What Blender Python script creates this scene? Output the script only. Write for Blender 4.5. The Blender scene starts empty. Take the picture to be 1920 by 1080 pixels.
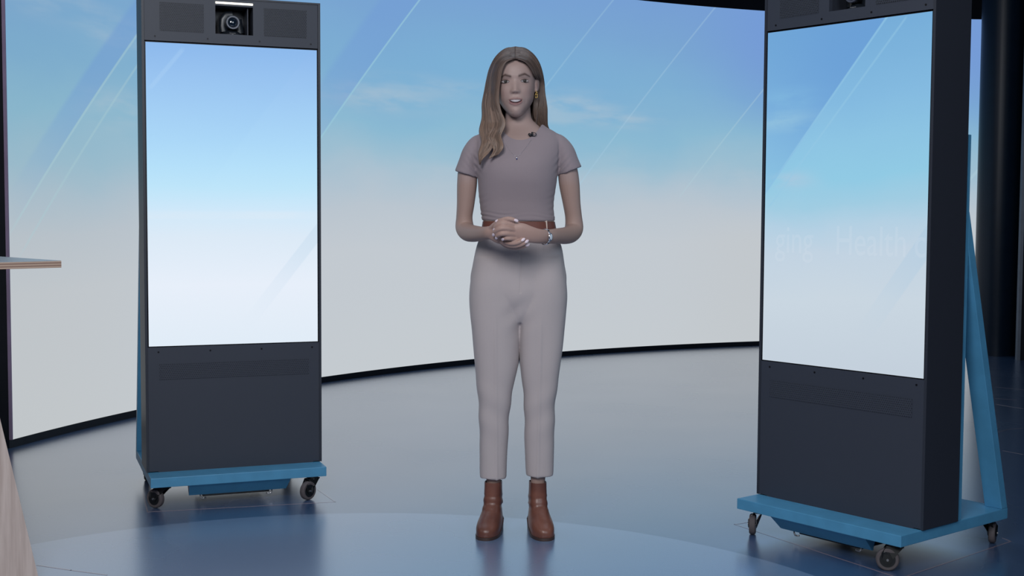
import bpy, bmesh, math, random
import numpy as np
from mathutils import Vector, Matrix, noise
random.seed(7); np.random.seed(7)
SC = bpy.context.scene
COL = SC.collection
PI = math.pi

# ------------------------------------------------------------------ camera
CAM_H = 1.18896
cam = bpy.data.cameras.new('camera'); cam.sensor_width = 36; cam.lens = 36 * 2402.84 / 1920
camo = bpy.data.objects.new('camera', cam); COL.objects.link(camo)
camo.matrix_world = Matrix.Translation((0, 0, CAM_H)) @ Matrix.Rotation(PI / 2 - .05947, 4, 'X') @ Matrix.Rotation(.005445, 4, 'Z')
SC.camera = camo
# ------------------------------------------------------------------ colour management, world, lights
SC.view_settings.view_transform = 'Standard'; SC.view_settings.look = 'None'
SC.view_settings.exposure = 0; SC.view_settings.gamma = 1; SC.view_settings.use_curve_mapping = False
W = bpy.data.worlds.new('world'); SC.world = W; W.use_nodes = True
W.node_tree.nodes['Background'].inputs[0].default_value = (.35, .45, .65, 1)
W.node_tree.nodes['Background'].inputs[1].default_value = .02

def area(name, loc, target, size, power, color, size_y=None):
    l = bpy.data.lights.new(name, 'AREA'); l.energy = power; l.color = color
    l.shape = 'RECTANGLE'; l.size = size; l.size_y = size_y or size
    o = bpy.data.objects.new(name, l); COL.objects.link(o); o.location = loc
    o.rotation_euler = (Vector(target) - Vector(loc)).to_track_quat('-Z', 'Y').to_euler()
    return o
area('studio_key_light', (-.8, .3, 3.3), (0, 4.7, 1.1), 1.5, 118, (.96, .97, 1))
area('studio_fill_light', (1.9, .2, 2.9), (.2, 4.7, 1.0), 1.6, 52, (.82, .9, 1))
area('overhead_softbox', (0, 5.6, 4.35), (0, 5.6, 0), 3.2, 45, (.75, .87, 1), 3.0)
area('side_softbox', (-4.3, 2.6, 3.4), (-1.1, 5.2, 1.9), 1.0, 16, (.95, .95, 1))

# ------------------------------------------------------------------ helpers
def lin(c):
    return tuple((v / 255 / 12.92) if v / 255 <= .04045 else ((v / 255 + .055) / 1.055) ** 2.4 for v in c)

class G:
    """tiny node-tree writer"""
    def __init__(s, name):
        s.m = bpy.data.materials.new(name); s.m.use_nodes = True; s.t = s.m.node_tree
        for n in list(s.t.nodes): s.t.nodes.remove(n)
        s.out = s.t.nodes.new('ShaderNodeOutputMaterial')
    def n(s, kind, **kw):
        x = s.t.nodes.new(kind)
        for k, v in kw.items(): setattr(x, k, v)
        return x
    def set(s, sock, v):
        if isinstance(v, bpy.types.NodeSocket): s.t.links.new(v, sock)
        elif isinstance(v, (tuple, list)) and len(v) == 3 and sock.type == 'RGBA': sock.default_value = (*v, 1)
        else: sock.default_value = v
    def math(s, op, a, b=0., c=0.):
        x = s.n('ShaderNodeMath', operation=op)
        s.set(x.inputs[0], a); s.set(x.inputs[1], b)
        if len(x.inputs) > 2: s.set(x.inputs[2], c)
        return x.outputs[0]
    def add(s, a, b): return s.math('ADD', a, b)
    def sub(s, a, b): return s.math('SUBTRACT', a, b)
    def mul(s, a, b): return s.math('MULTIPLY', a, b)
    def mr(s, v, a, b, c=0., d=1., smooth=True):
        x = s.n('ShaderNodeMapRange'); x.interpolation_type = 'SMOOTHSTEP' if smooth else 'LINEAR'
        for i, q in enumerate((v, a, b, c, d)): s.set(x.inputs[i], q)
        return x.outputs[0]
    def mix(s, f, a, b, mode='MIX'):
        x = s.n('ShaderNodeMix', data_type='RGBA', blend_type=mode)
        s.set(x.inputs[0], f); s.set(x.inputs[6], a); s.set(x.inputs[7], b)
        return x.outputs[2]
    def noise(s, vec, scale, detail=3., rough=.5):
        x = s.n('ShaderNodeTexNoise'); s.set(x.inputs['Vector'], vec)
        x.inputs['Scale'].default_value = scale; x.inputs['Detail'].default_value = detail; x.inputs['Roughness'].default_value = rough
        return x.outputs[0]
    def xyz(s, vec):
        x = s.n('ShaderNodeSeparateXYZ'); s.set(x.inputs[0], vec); return x.outputs
    def comb(s, a, b, c=0.):
        x = s.n('ShaderNodeCombineXYZ')
        for i, q in enumerate((a, b, c)): s.set(x.inputs[i], q)
        return x.outputs[0]
    def obj(s): return s.n('ShaderNodeTexCoord').outputs['Object']
    def uv(s): return s.n('ShaderNodeTexCoord').outputs['UV']
    def ramp(s, f, stops):
        x = s.n('ShaderNodeValToRGB'); s.set(x.inputs[0], f); r = x.color_ramp
        while len(r.elements) > 1: r.elements.remove(r.elements[-1])
        r.elements[0].position = stops[0][0]; r.elements[0].color = (*stops[0][1], 1)
        for p, c in stops[1:]:
            e = r.elements.new(p); e.color = (*c, 1)
        return x.outputs[0]
    def bsdf(s, color, rough=.5, metal=0., spec=.5, bump=None, bstr=.2, bdist=.001, **kw):
        b = s.n('ShaderNodeBsdfPrincipled')
        s.set(b.inputs['Base Color'], color); s.set(b.inputs['Roughness'], rough)
        b.inputs['Metallic'].default_value = metal; b.inputs['Specular IOR Level'].default_value = spec
        for k, v in kw.items(): s.set(b.inputs[k.replace('_', ' ')], v)
        if bump is not None:
            n = s.n('ShaderNodeBump'); n.inputs['Strength'].default_value = bstr; n.inputs['Distance'].default_value = bdist
            s.set(n.inputs['Height'], bump); s.t.links.new(n.outputs[0], b.inputs['Normal'])
        s.t.links.new(b.outputs[0], s.out.inputs[0]); return s.m
    def emit(s, color, strength=1., gloss=None):
        e = s.n('ShaderNodeEmission'); s.set(e.inputs[0], color); s.set(e.inputs[1], strength)
        s.t.links.new(e.outputs[0], s.out.inputs[0]); return s.m

def simple(name, rgb, rough=.5, metal=0., spec=.5, nscale=0, nstr=.1, vary=.06, **kw):
    g = G(name); c = lin(rgb); v = g.obj()
    f = g.noise(v, nscale or 12, 4)
    col = g.mix(g.mr(f, .3, .7), tuple(x * (1 - vary) for x in c), tuple(min(1, x * (1 + vary)) for x in c))
    return g.bsdf(col, rough, metal, spec, bump=f if nscale else None, bstr=nstr, **kw)

def tag(o, label=None, cat=None, group=None, kind=None):
    if label: o['label'] = label
    if cat: o['category'] = cat
    if group: o['group'] = group
    if kind: o['kind'] = kind
    return o
def empty(name, loc=(0, 0, 0), rz=0.):
    o = bpy.data.objects.new(name, None); COL.objects.link(o); o.location = loc; o.rotation_euler.z = rz
    o.empty_display_size = .1
    return o
def mesh_obj(name, verts, faces, mat, parent=None, smooth=False):
    me = bpy.data.meshes.new(name); me.from_pydata([tuple(v) for v in verts], [], faces); me.update()
    o = bpy.data.objects.new(name, me); COL.objects.link(o)
    for m in (mat if isinstance(mat, list) else [mat]): me.materials.append(m)
    if parent: o.parent = parent
    if smooth: me.polygons.foreach_set('use_smooth', [True] * len(me.polygons))
    return o
class MB:
    def __init__(s): s.v = []; s.f = []
    def add(s, verts, faces):
        n = len(s.v); s.v += [tuple(v) for v in verts]; s.f += [tuple(i + n for i in f) for f in faces]; return s
    def box(s, x0, x1, y0, y1, z0, z1):
        v = [(x, y, z) for z in (z0, z1) for y in (y0, y1) for x in (x0, x1)]
        return s.add(v, [(0, 2, 3, 1), (4, 5, 7, 6), (0, 1, 5, 4), (2, 6, 7, 3), (0, 4, 6, 2), (1, 3, 7, 5)])
    def prism(s, poly, axis, a, b):
        """poly = 2d outline; extruded from a to b along axis"""
        def P(p, t):
            return {'x': (t, p[0], p[1]), 'y': (p[0], t, p[1]), 'z': (p[0], p[1], t)}[axis]
        n = len(poly); v = [P(p, a) for p in poly] + [P(p, b) for p in poly]
        f = [tuple(range(n))[::-1], tuple(range(n, 2 * n))] + [(i, (i + 1) % n, n + (i + 1) % n, n + i) for i in range(n)]
        return s.add(v, f)
    def loft(s, rings, cap=True):
        n = len(rings[0]); v = [p for r in rings for p in r]
        f = [(k * n + i, k * n + (i + 1) % n, (k + 1) * n + (i + 1) % n, (k + 1) * n + i) for k in range(len(rings) - 1) for i in range(n)]
        if cap: f += [tuple(range(n))[::-1], tuple(range((len(rings) - 1) * n, len(rings) * n))]
        return s.add(v, f)
    def cyl(s, c0, c1, r0, r1=None, n=24):
        return s.tube([c0, c1], [r0, r0 if r1 is None else r1], n)
    def tube(s, pts, rad, n=12, up=None, flat=1., closed=False):
        pts = [Vector(p) for p in pts]; N = len(pts); rings = []
        if not hasattr(rad, '__len__'): rad = [rad] * N
        prev = None
        for i, p in enumerate(pts):
            if closed: t = pts[(i + 1) % N] - pts[i - 1]
            else: t = (pts[min(i + 1, N - 1)] - pts[max(i - 1, 0)])
            t.normalize()
            if prev is None:
                a = Vector(up) if up else (Vector((0, 0, 1)) if abs(t.z) < .9 else Vector((0, 1, 0)))
            else: a = prev
            a = (a - t * a.dot(t)).normalized(); prev = a
            b = t.cross(a); r = rad[i]
            ru, rv = (r if hasattr(r, '__len__') else (r, r * flat))
            rings.append([p + a * (ru * math.cos(2 * PI * k / n)) + b * (rv * math.sin(2 * PI * k / n)) for k in range(n)])
        if closed:
            m = len(rings); v = [q for r_ in rings for q in r_]
            return s.add(v, [(k * n + i, k * n + (i + 1) % n, ((k + 1) % m) * n + (i + 1) % n, ((k + 1) % m) * n + i) for k in range(m) for i in range(n)])
        return s.loft(rings)
    def sphere(s, c, r, n=20, m=12, rot=None):
        rr = r if hasattr(r, '__len__') else (r, r, r); c = Vector(c)
        rings = []
        for j in range(1, m):
            t = PI * j / m
            rings.append([Vector((rr[0] * math.sin(t) * math.cos(2 * PI * k / n), rr[1] * math.sin(t) * math.sin(2 * PI * k / n), -rr[2] * math.cos(t))) for k in range(n)])
        v = [Vector((0, 0, -rr[2]))] + [p for r_ in rings for p in r_] + [Vector((0, 0, rr[2]))]
        if rot: v = [rot @ p for p in v]
        v = [p + c for p in v]
        f = [(0, 1 + (k + 1) % n, 1 + k) for k in range(n)]
        f += [(1 + j * n + k, 1 + j * n + (k + 1) % n, 1 + (j + 1) * n + (k + 1) % n, 1 + (j + 1) * n + k) for j in range(m - 2) for k in range(n)]
        L = len(v) - 1; q = 1 + (m - 2) * n
        f += [(q + k, q + (k + 1) % n, L) for k in range(n)]
        return s.add(v, f)
    def build(s, name, mat, parent=None, smooth=False, bevel=0., seg=2):
        o = mesh_obj(name, s.v, s.f, mat, parent, smooth)
        bm = bmesh.new(); bm.from_mesh(o.data); bmesh.ops.recalc_face_normals(bm, faces=bm.faces)
        if bevel:
            ed = [e for e in bm.edges if len(e.link_faces) == 2 and e.calc_face_angle(0) > .6]
            bmesh.ops.bevel(bm, geom=ed, offset=bevel, segments=seg, profile=.6, affect='EDGES', clamp_overlap=True)
        bm.to_mesh(o.data); bm.free()
        if smooth:
            o.data.polygons.foreach_set('use_smooth', [True] * len(o.data.polygons))
        return o
def autosmooth(o, ang=.7):
    me = o.data
    me.polygons.foreach_set('use_smooth', [True] * len(me.polygons))
    bm = bmesh.new(); bm.from_mesh(me)
    for e in bm.edges:
        if len(e.link_faces) == 2 and e.calc_face_angle(0) > ang: e.smooth = False
    bm.to_mesh(me); bm.free(); return o
def text_mesh(name, txt, size, mat, parent, M, extrude=.0003, bold=0.):
    c = bpy.data.curves.new(name, 'FONT'); c.body = txt; c.size = size; c.extrude = extrude; c.offset = bold
    c.align_x = 'CENTER'
    t = bpy.data.objects.new(name, c); COL.objects.link(t)
    dg = bpy.context.evaluated_depsgraph_get(); me = bpy.data.meshes.new_from_object(t.evaluated_get(dg))
    bpy.data.objects.remove(t); me.materials.clear(); me.materials.append(mat)
    o = bpy.data.objects.new(name, me); COL.objects.link(o); o.parent = parent
    me.transform(M @ Matrix.Rotation(PI / 2, 4, 'X')); return o

# ------------------------------------------------------------------ materials
M = {}
M['black'] = simple('black_paint', (30, 33, 40), .7, spec=.2)
M['drape'] = simple('dark_wall', (24, 28, 36), .9, spec=.1, nscale=4)
M['skirt'] = simple('skirt_metal', (18, 24, 34), .45, spec=.4)
M['trim'] = simple('lilac_edge_trim', (150, 132, 160), .5)
M['cab'] = simple('charcoal_powder_coat', (46, 50, 60), .42, spec=.5, nscale=900, nstr=.05)
M['panel'] = simple('charcoal_panel', (54, 59, 71), .5, spec=.5, nscale=900, nstr=.05)
M['blue'] = simple('blue_painted_steel', (80, 148, 188), .42, spec=.45)
M['steel'] = simple('zinc_steel', (175, 175, 178), .3, metal=.9)
M['screw'] = simple('dark_screw', (22, 22, 28), .4, metal=.5)
M['rubber'] = simple('grey_rubber', (88, 82, 84), .7, spec=.3)
M['caster'] = simple('black_caster_steel', (22, 24, 26), .35, spec=.6)
M['pale'] = simple('pale_metal', (120, 128, 140), .4, metal=.3)
g = G('pale_floor_tape'); M['tape'] = g.bsdf(lin((150, 132, 140)), .27, spec=.5, IOR=2.0, Coat_Weight=1., Coat_Roughness=.25, Coat_IOR=1.8)
g = G('niche_camera_body'); M['camb'] = g.bsdf(lin((26, 32, 40)), .35)
g = G('camera_glass'); M['glass'] = g.bsdf(lin((22, 34, 48)), .08, spec=.8)
g = G('camera_ring'); M['ring'] = g.bsdf(lin((74, 78, 92)), .3)
g = G('light_bar'); M['lamp'] = g.emit((1, .93, .78), 2.6)
g = G('camera_lettering'); M['letter'] = g.bsdf(lin((150, 150, 155)), .5)

def perforated(name, cell, r, hc=(14, 16, 24)):
    g = G(name); x, y, z = g.xyz(g.obj())
    row = g.math('FLOOR', g.math('DIVIDE', z, cell * .87))
    odd = g.math('MODULO', g.math('ABSOLUTE', row), 2.)
    xs = g.add(g.math('DIVIDE', x, cell), g.mul(odd, .5))
    fx = g.sub(g.math('FRACT', xs), .5)
    fz = g.mul(g.sub(g.math('FRACT', g.math('DIVIDE', z, cell * .87)), .5), .87)
    dd = g.math('SQRT', g.add(g.mul(fx, fx), g.mul(fz, fz)))
    hole = g.mr(dd, r, r + .1, 1., 0.)
    c = g.mix(hole, lin((54, 59, 71)), lin(hc))
    return g.bsdf(c, .5, bump=g.mul(hole, -1), bstr=.6, bdist=.002)
M['grille'] = perforated('perforated_steel', .0072, .27)
M['vent'] = perforated('fine_perforated_steel', .0085, .20, (34, 37, 47))

def gauss(g, s, z, cs, cz, ws, wz):
    a = g.math('DIVIDE', g.sub(s, cs), ws); b = g.math('DIVIDE', g.sub(z, cz), wz)
    r = g.add(g.mul(a, a), g.mul(b, b))
    return g.math('EXPONENT', g.mul(r, -1.))
def line_mask(g, s, z, p, q, w, soft=None, ends=.12):
    """soft streak between p and q in panel metres"""
    dx, dz = q[0] - p[0], q[1] - p[1]; L = math.hypot(dx, dz); ux, uz = dx / L, dz / L
    along = g.add(g.mul(g.sub(s, p[0]), ux), g.mul(g.sub(z, p[1]), uz))
    dist = g.sub(g.mul(g.sub(s, p[0]), -uz), g.mul(g.sub(z, p[1]), -ux))
    m = g.mr(g.math('ABSOLUTE', dist), w * .3, w, 1., 0.)
    e = g.mul(g.mr(along, 0., ends * L), g.mr(along, L - ends * L, L, 1., 0.))
    return g.mul(m, e), dist, along, L

# video wall picture: u = metres along the wall, v = metres above the floor
g = G('video_wall_picture'); s, z, _ = g.xyz(g.uv())
wob = g.mul(g.sub(g.noise(g.comb(g.mul(s, .55), g.mul(z, .9)), 1.6, 4), .5), .5)
zz = g.sub(g.add(z, g.mul(wob, g.mr(z, .9, 1.5))), g.mr(s, 2.2, 5., -.16, 0.))
H_ = 3.05
col = g.ramp(g.math('DIVIDE', zz, H_), [(0, lin((196, 202, 207))), (.30, lin((194, 201, 208))), (.40, lin((186, 197, 207))), (.455, lin((175, 194, 208))),
     (.52, lin((156, 190, 209))), (.60, lin((139, 185, 210))), (.72, lin((126, 174, 210))), (.86, lin((121, 164, 209))), (1, lin((118, 158, 211)))])
left = g.mr(s, 4.2, 1.9)
col = g.mix(g.mul(left, .8), col, g.mix(1., col, (.96, .94, .91), 'MULTIPLY'))
col = g.mix(g.mul(g.mr(s, 8.2, 9.4), g.mr(z, 1.7, 2.8)), col, lin((117, 155, 214)))
warm = g.mul(g.mr(s, 8.0, 9.2), g.mr(z, 1.3, .9)); col = g.mix(g.mul(warm, .7), col, lin((194, 199, 203)))
col = g.mix(g.mul(gauss(g, s, z, 6.4, 2.3, 1.3, .35), .45), col, lin((122, 176, 214)))
for (cs, cz, ws, wz, k) in ((5.3, 2.0, .55, .09, .55), (5.9, 2.12, .6, .07, .3), (7.15, 2.06, .5, .10, .6), (7.75, 1.97, .33, .06, .6), (7.0, 1.93, .5, .05, .3),
                            (2.3, 2.28, .45, .09, .4), (2.9, 2.16, .3, .08, .35), (2.85, 1.75, .28, .10, .45), (7.7, 1.42, .35, .2, .5), (9.0, 1.50, .5, .05, .4), (6.1, 1.45, .7, .12, .3)):
    n = g.mr(g.noise(g.comb(g.mul(s, 1.2), g.mul(z, 5.)), 2.2, 4), .25, .70)
    col = g.mix(g.mul(g.mul(gauss(g, s, z, cs, cz, ws, wz), n), k * 1.0), col, lin((180, 196, 208)))
def band(col, p, q, width, color, k):
    m, dist, along, L = line_mask(g, s, z, p, q, .02)
    dist = g.mul(dist, -1.)
    b = g.mul(g.mul(g.mr(dist, 0., .008), g.mr(dist, width * .75, width, 1., 0.)), g.mul(g.mr(along, 0, .15 * L), g.mr(along, .45 * L, L, 1., 0.)))
    return g.mix(g.mul(b, k), col, color)
col = band(col, (3.55, 2.72), (1.95, 1.045), .16, lin((113, 155, 210)), .5)
col = band(col, (6.2, 3.3), (4.30, 1.22), .30, lin((114, 155, 213)), .5)
for p, q, w, k, c in (((3.50, 2.66), (1.9, .99), .010, .38, (172, 205, 212)), ((3.35, 2.34), (2.0, .90), .011, .34, (170, 203, 210)),
                      ((6.1, 3.19), (4.35, 1.29), .010, .5, (160, 208, 220)), ((7.9, 3.22), (6.7, 1.90), .010, .30, (160, 200, 222)),
                      ((9.0, 3.31), (7.05, 1.10), .010, .30, (168, 203, 224)), ((9.6, 2.73), (8.3, 1.25), .010, .28, (178, 208, 218)), ((11.6, 1.9), (11.0, 1.2), .02, .4, (178, 208, 218))):
    col = g.mix(g.mul(line_mask(g, s, z, p, q, w)[0], k), col, lin(c))
M['wall_pic'] = g.emit(col, 1.)

def edge_glow(g, x, z, x0, x1, z0, z1, w=.02):
    e = g.math('MINIMUM', g.math('MINIMUM', g.sub(x, x0), g.sub(x1, x)), g.math('MINIMUM', g.sub(z, z0), g.sub(z1, z)))
    return g.mr(e, 0., w)
# left kiosk screen picture (object space of the screen: x across, z up)
g = G('left_screen_picture'); x, _, z = g.xyz(g.obj())
f = g.math('DIVIDE', g.sub(z, .6415), 1.21)
f2 = g.add(f, g.mul(g.sub(g.noise(g.comb(g.mul(x, .8), g.mul(z, 2.)), 2.5, 3), .5), .02))
col = g.ramp(f2, [(0, lin((225, 236, 247))), (.2, lin((231, 239, 250))), (.36, lin((220, 234, 247))), (.42, lin((212, 233, 249))), (.455, lin((206, 232, 250))),
                  (.53, lin((190, 229, 250))), (.6, lin((181, 224, 250))), (.68, lin((172, 216, 248))), (.8, lin((162, 205, 244))), (.9, lin((153, 195, 240))), (1, lin((142, 185, 236)))])
n = g.mr(g.noise(g.comb(g.mul(x, 2.), g.mul(z, 6.)), 2., 3), .3, .7)
col = g.mix(g.mul(g.mul(g.mr(g.math('ABSOLUTE', g.sub(z, 1.168)), .006, .026, 1., 0.), g.add(g.mul(n, .5), .4)), .8), col, lin((218, 234, 247)))
m_, dist, along, L = line_mask(g, x, z, (.40, 1.215), (.0, .705), .01)
b = g.mul(g.mul(g.mr(dist, 0., .006), g.mr(dist, .050, .058, 1., 0.)), g.mr(along, .15 * L, L, 1., 0.))
col = g.mix(g.mul(b, .38), col, lin((192, 216, 236)))
m_, dist, along, L = line_mask(g, x, z, (.40, 1.95), (-.2, 1.15), .02)
col = g.mix(g.mul(g.mul(g.mr(dist, 0., -.01), g.mr(along, 0., L, .25, 0.)), .6), col, lin((140, 190, 238)))
col = g.mix(g.mul(line_mask(g, x, z, (-.19, 1.84), (-.335, 1.66), .012)[0], .3), col, lin((175, 212, 246)))
M['screen_left'] = g.emit(col, 1.)
# right kiosk screen picture
g = G('right_screen_picture'); x, _, z = g.xyz(g.obj())
f = g.math('DIVIDE', g.sub(z, .6415), 1.21)
f2 = g.add(f, g.mul(g.sub(g.noise(g.comb(g.mul(x, 1.3), g.mul(z, 2.)), 3., 4), .5), .06))
f2 = g.add(f2, g.mul(x, -.05))
col = g.ramp(f2, [(0, lin((196, 208, 220))), (.2, lin((201, 214, 225))), (.34, lin((194, 211, 226))), (.42, lin((180, 208, 227))), (.48, lin((160, 204, 226))),
                  (.56, lin((145, 202, 228))), (.66, lin((141, 196, 227))), (.78, lin((132, 186, 224))), (.9, lin((124, 178, 219))), (1, lin((118, 172, 216)))])
m_, dist, along, L = line_mask(g, x, z, (.164, 1.847), (-.36, 1.244), .006)
dist = g.mul(dist, -1.)
dk = g.mul(g.mr(dist, 0., .004), g.mr(along, .2 * L, 1.1 * L, 1., .15))
dk2 = g.mul(dk, g.mr(dist, .02, .5, 1., .5))
col = g.mix(g.mul(dk2, .85), col, lin((106, 158, 214)))
wn = g.mr(g.noise(g.comb(g.mul(x, 2.), g.mul(z, 8.)), 2., 4), .3, .6)
col = g.mix(g.mul(g.mul(gauss(g, x, z, -.27, 1.525, .14, .035), wn), .75), col, lin((150, 196, 222)))
col = g.mix(g.mul(g.mul(gauss(g, x, z, -.24, 1.60, .12, .04), wn), .6), col, lin((132, 188, 224)))
col = g.mix(g.mul(g.mul(gauss(g, x, z, -.22, 1.31, .09, .03), wn), .8), col, lin((170, 200, 222)))
for p, q, w, k, c in (((.19, 1.877), (-.36, 1.244), .006, .8, (140, 192, 226)), ((.25, 1.85), (-.33, 1.205), .006, .4, (150, 200, 228))):
    col = g.mix(g.mul(line_mask(g, x, z, p, q, w, ends=.02)[0], k), col, lin(c))
m_, dist, along, L = line_mask(g, x, z, (.40, 1.235), (.04, .75), .01)
b = g.mul(g.mul(g.mr(dist, 0., .006), g.mr(dist, .068, .076, 1., 0.)), g.mr(along, .1 * L, L, 1., 0.))
col = g.mix(g.mul(b, .4), col, lin((168, 200, 224)))
M['screen_right'] = g.emit(col, 1.)
g = G('faint_screen_lettering'); e = g.n('ShaderNodeEmission'); e.inputs[0].default_value = (*lin((222, 230, 240)), 1)
t = g.n('ShaderNodeBsdfTransparent'); mx = g.n('ShaderNodeMixShader'); mx.inputs[0].default_value = .07
g.t.links.new(t.outputs[0], mx.inputs[1]); g.t.links.new(e.outputs[0], mx.inputs[2]); g.t.links.new(mx.outputs[0], g.out.inputs[0]); M['faint'] = g.m

# plywood
g = G('plywood_edge'); v = g.obj(); _, _, z = g.xyz(v)
st = g.mr(g.math('SINE', g.mul(z, 2 * PI / .008)), -.2, .6)
c = g.mix(st, lin((150, 122, 108)), lin((196, 170, 150)))
M['ply_edge'] = g.bsdf(c, .6)
g = G('plywood_face'); x, y, z = g.xyz(g.obj())
n = g.noise(g.comb(g.mul(x, 30.), g.mul(y, 30.), g.mul(z, 2.)), 1.2, 6, .6)
M['ply_face'] = g.bsdf(g.mix(g.mr(n, .3, .7), lin((192, 172, 162)), lin((220, 202, 192))), .55)
M['table_top'] = simple('pale_laminate_top', (170, 178, 186), .35)

# floor: navy vinyl with a paler disc
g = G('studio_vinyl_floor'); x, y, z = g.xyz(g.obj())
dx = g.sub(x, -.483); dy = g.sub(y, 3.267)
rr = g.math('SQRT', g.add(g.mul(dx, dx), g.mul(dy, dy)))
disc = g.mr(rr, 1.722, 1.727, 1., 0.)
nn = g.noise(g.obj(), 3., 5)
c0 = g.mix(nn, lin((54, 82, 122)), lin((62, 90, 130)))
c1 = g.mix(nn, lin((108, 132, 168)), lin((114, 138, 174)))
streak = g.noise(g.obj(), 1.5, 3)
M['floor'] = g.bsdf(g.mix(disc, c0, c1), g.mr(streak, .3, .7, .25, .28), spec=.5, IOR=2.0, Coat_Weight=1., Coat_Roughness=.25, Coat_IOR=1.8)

# ------------------------------------------------------------------ room shell
def struct(name, mb, mat):
    o = mb.build(name, mat); return tag(o, kind='structure')
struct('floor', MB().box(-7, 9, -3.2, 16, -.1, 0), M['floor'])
struct('ceiling', MB().box(-7, 9, -3.2, 16, 5.2, 5.3), M['drape'])
struct('wall_back', MB().box(-7, 9, 16, 16.1, 0, 5.2), M['drape'])
struct('wall_left', MB().box(-7.1, -7, -3.2, 16, 0, 5.2), M['drape'])
struct('wall_right', MB().box(9, 9.1, -3.2, 16, 0, 5.2), M['drape'])
struct('wall_front', MB().box(-7, 9, -3.3, -3.2, 0, 5.2), M['drape'])

# ------------------------------------------------------------------ curved video wall
WCX, WCY, WR = 4.772, 4.397, 7.517
def wp(s, z, off=0.):
    th = PI - s / WR; R = WR + off
    return (WCX + R * math.cos(th), WCY + R * math.sin(th), z)
S0, S1, Z0, Z1 = 1.965, 11.42, .040, 2.975
vw = empty('video_wall', wp(6.9, 0)); vo = Vector(wp(6.9, 0))
tag(vw, 'huge curved LED video wall showing blue sky fading to white haze', 'video wall')
def arc_box(s0, s1, z0, z1, o0, o1, n=90):
    mb = MB(); ss = [s0 + (s1 - s0) * i / n for i in range(n + 1)]
    mb.loft([[Vector(wp(s, z0, o0)) - vo, Vector(wp(s, z0, o1)) - vo, Vector(wp(s, z1, o1)) - vo, Vector(wp(s, z1, o0)) - vo] for s in ss])
    return mb
n = 96; ss = [S0 + (S1 - S0) * i / n for i in range(n + 1)]
verts = [Vector(wp(s, z)) - vo for s in ss for z in (Z0, Z1)]
o = mesh_obj('display_panel', verts, [(2 * i, 2 * i + 2, 2 * i + 3, 2 * i + 1) for i in range(n)], M['wall_pic'], vw)
uvl = o.data.uv_layers.new(name='UVMap')
for p in o.data.polygons:
    for li, vi in zip(p.loop_indices, p.vertices):
        uvl.data[li].uv = (ss[vi // 2], (Z0, Z1)[vi % 2])
arc_box(S0, S1, Z0, Z1, .002, .10).build('back_housing', M['black'], vw)
arc_box(S0 - .03, S1, 0, Z0, -.004, .12).build('base_skirt', M['skirt'], vw)
arc_box(S0 - .03, S1, Z1, Z1 + .55, -.002, .12).build('header_truss_panel', M['skirt'], vw)
arc_box(S0 - .009, S0 - .0005, Z0, Z1, -.004, .012, 2).build('edge_trim', M['trim'], vw)

# ------------------------------------------------------------------ column and dark panel at the right
cm = simple('satin_black_column', (16, 30, 46), .34, spec=.22)
col_e = MB().cyl((4.113, 10.87, 0), (4.113, 10.87, 5.2), .174, n=64).build('round_column', cm)
autosmooth(col_e); tag(col_e, 'round satin black column standing at the right end of the video wall', 'column')
pn = empty('partition_panel', (4.245, 10.44, 0), -.15)
tag(pn, 'dark partition panel with a pale metal edge at the far right of the frame', 'partition')
MB().box(-.085, 1.2, -.03, .03, 0, 4.5).build('panel', M['black'], pn)
MB().box(-.11, -.086, -.035, .035, 0, 4.5).build('edge_strip', M['pale'], pn)

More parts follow.
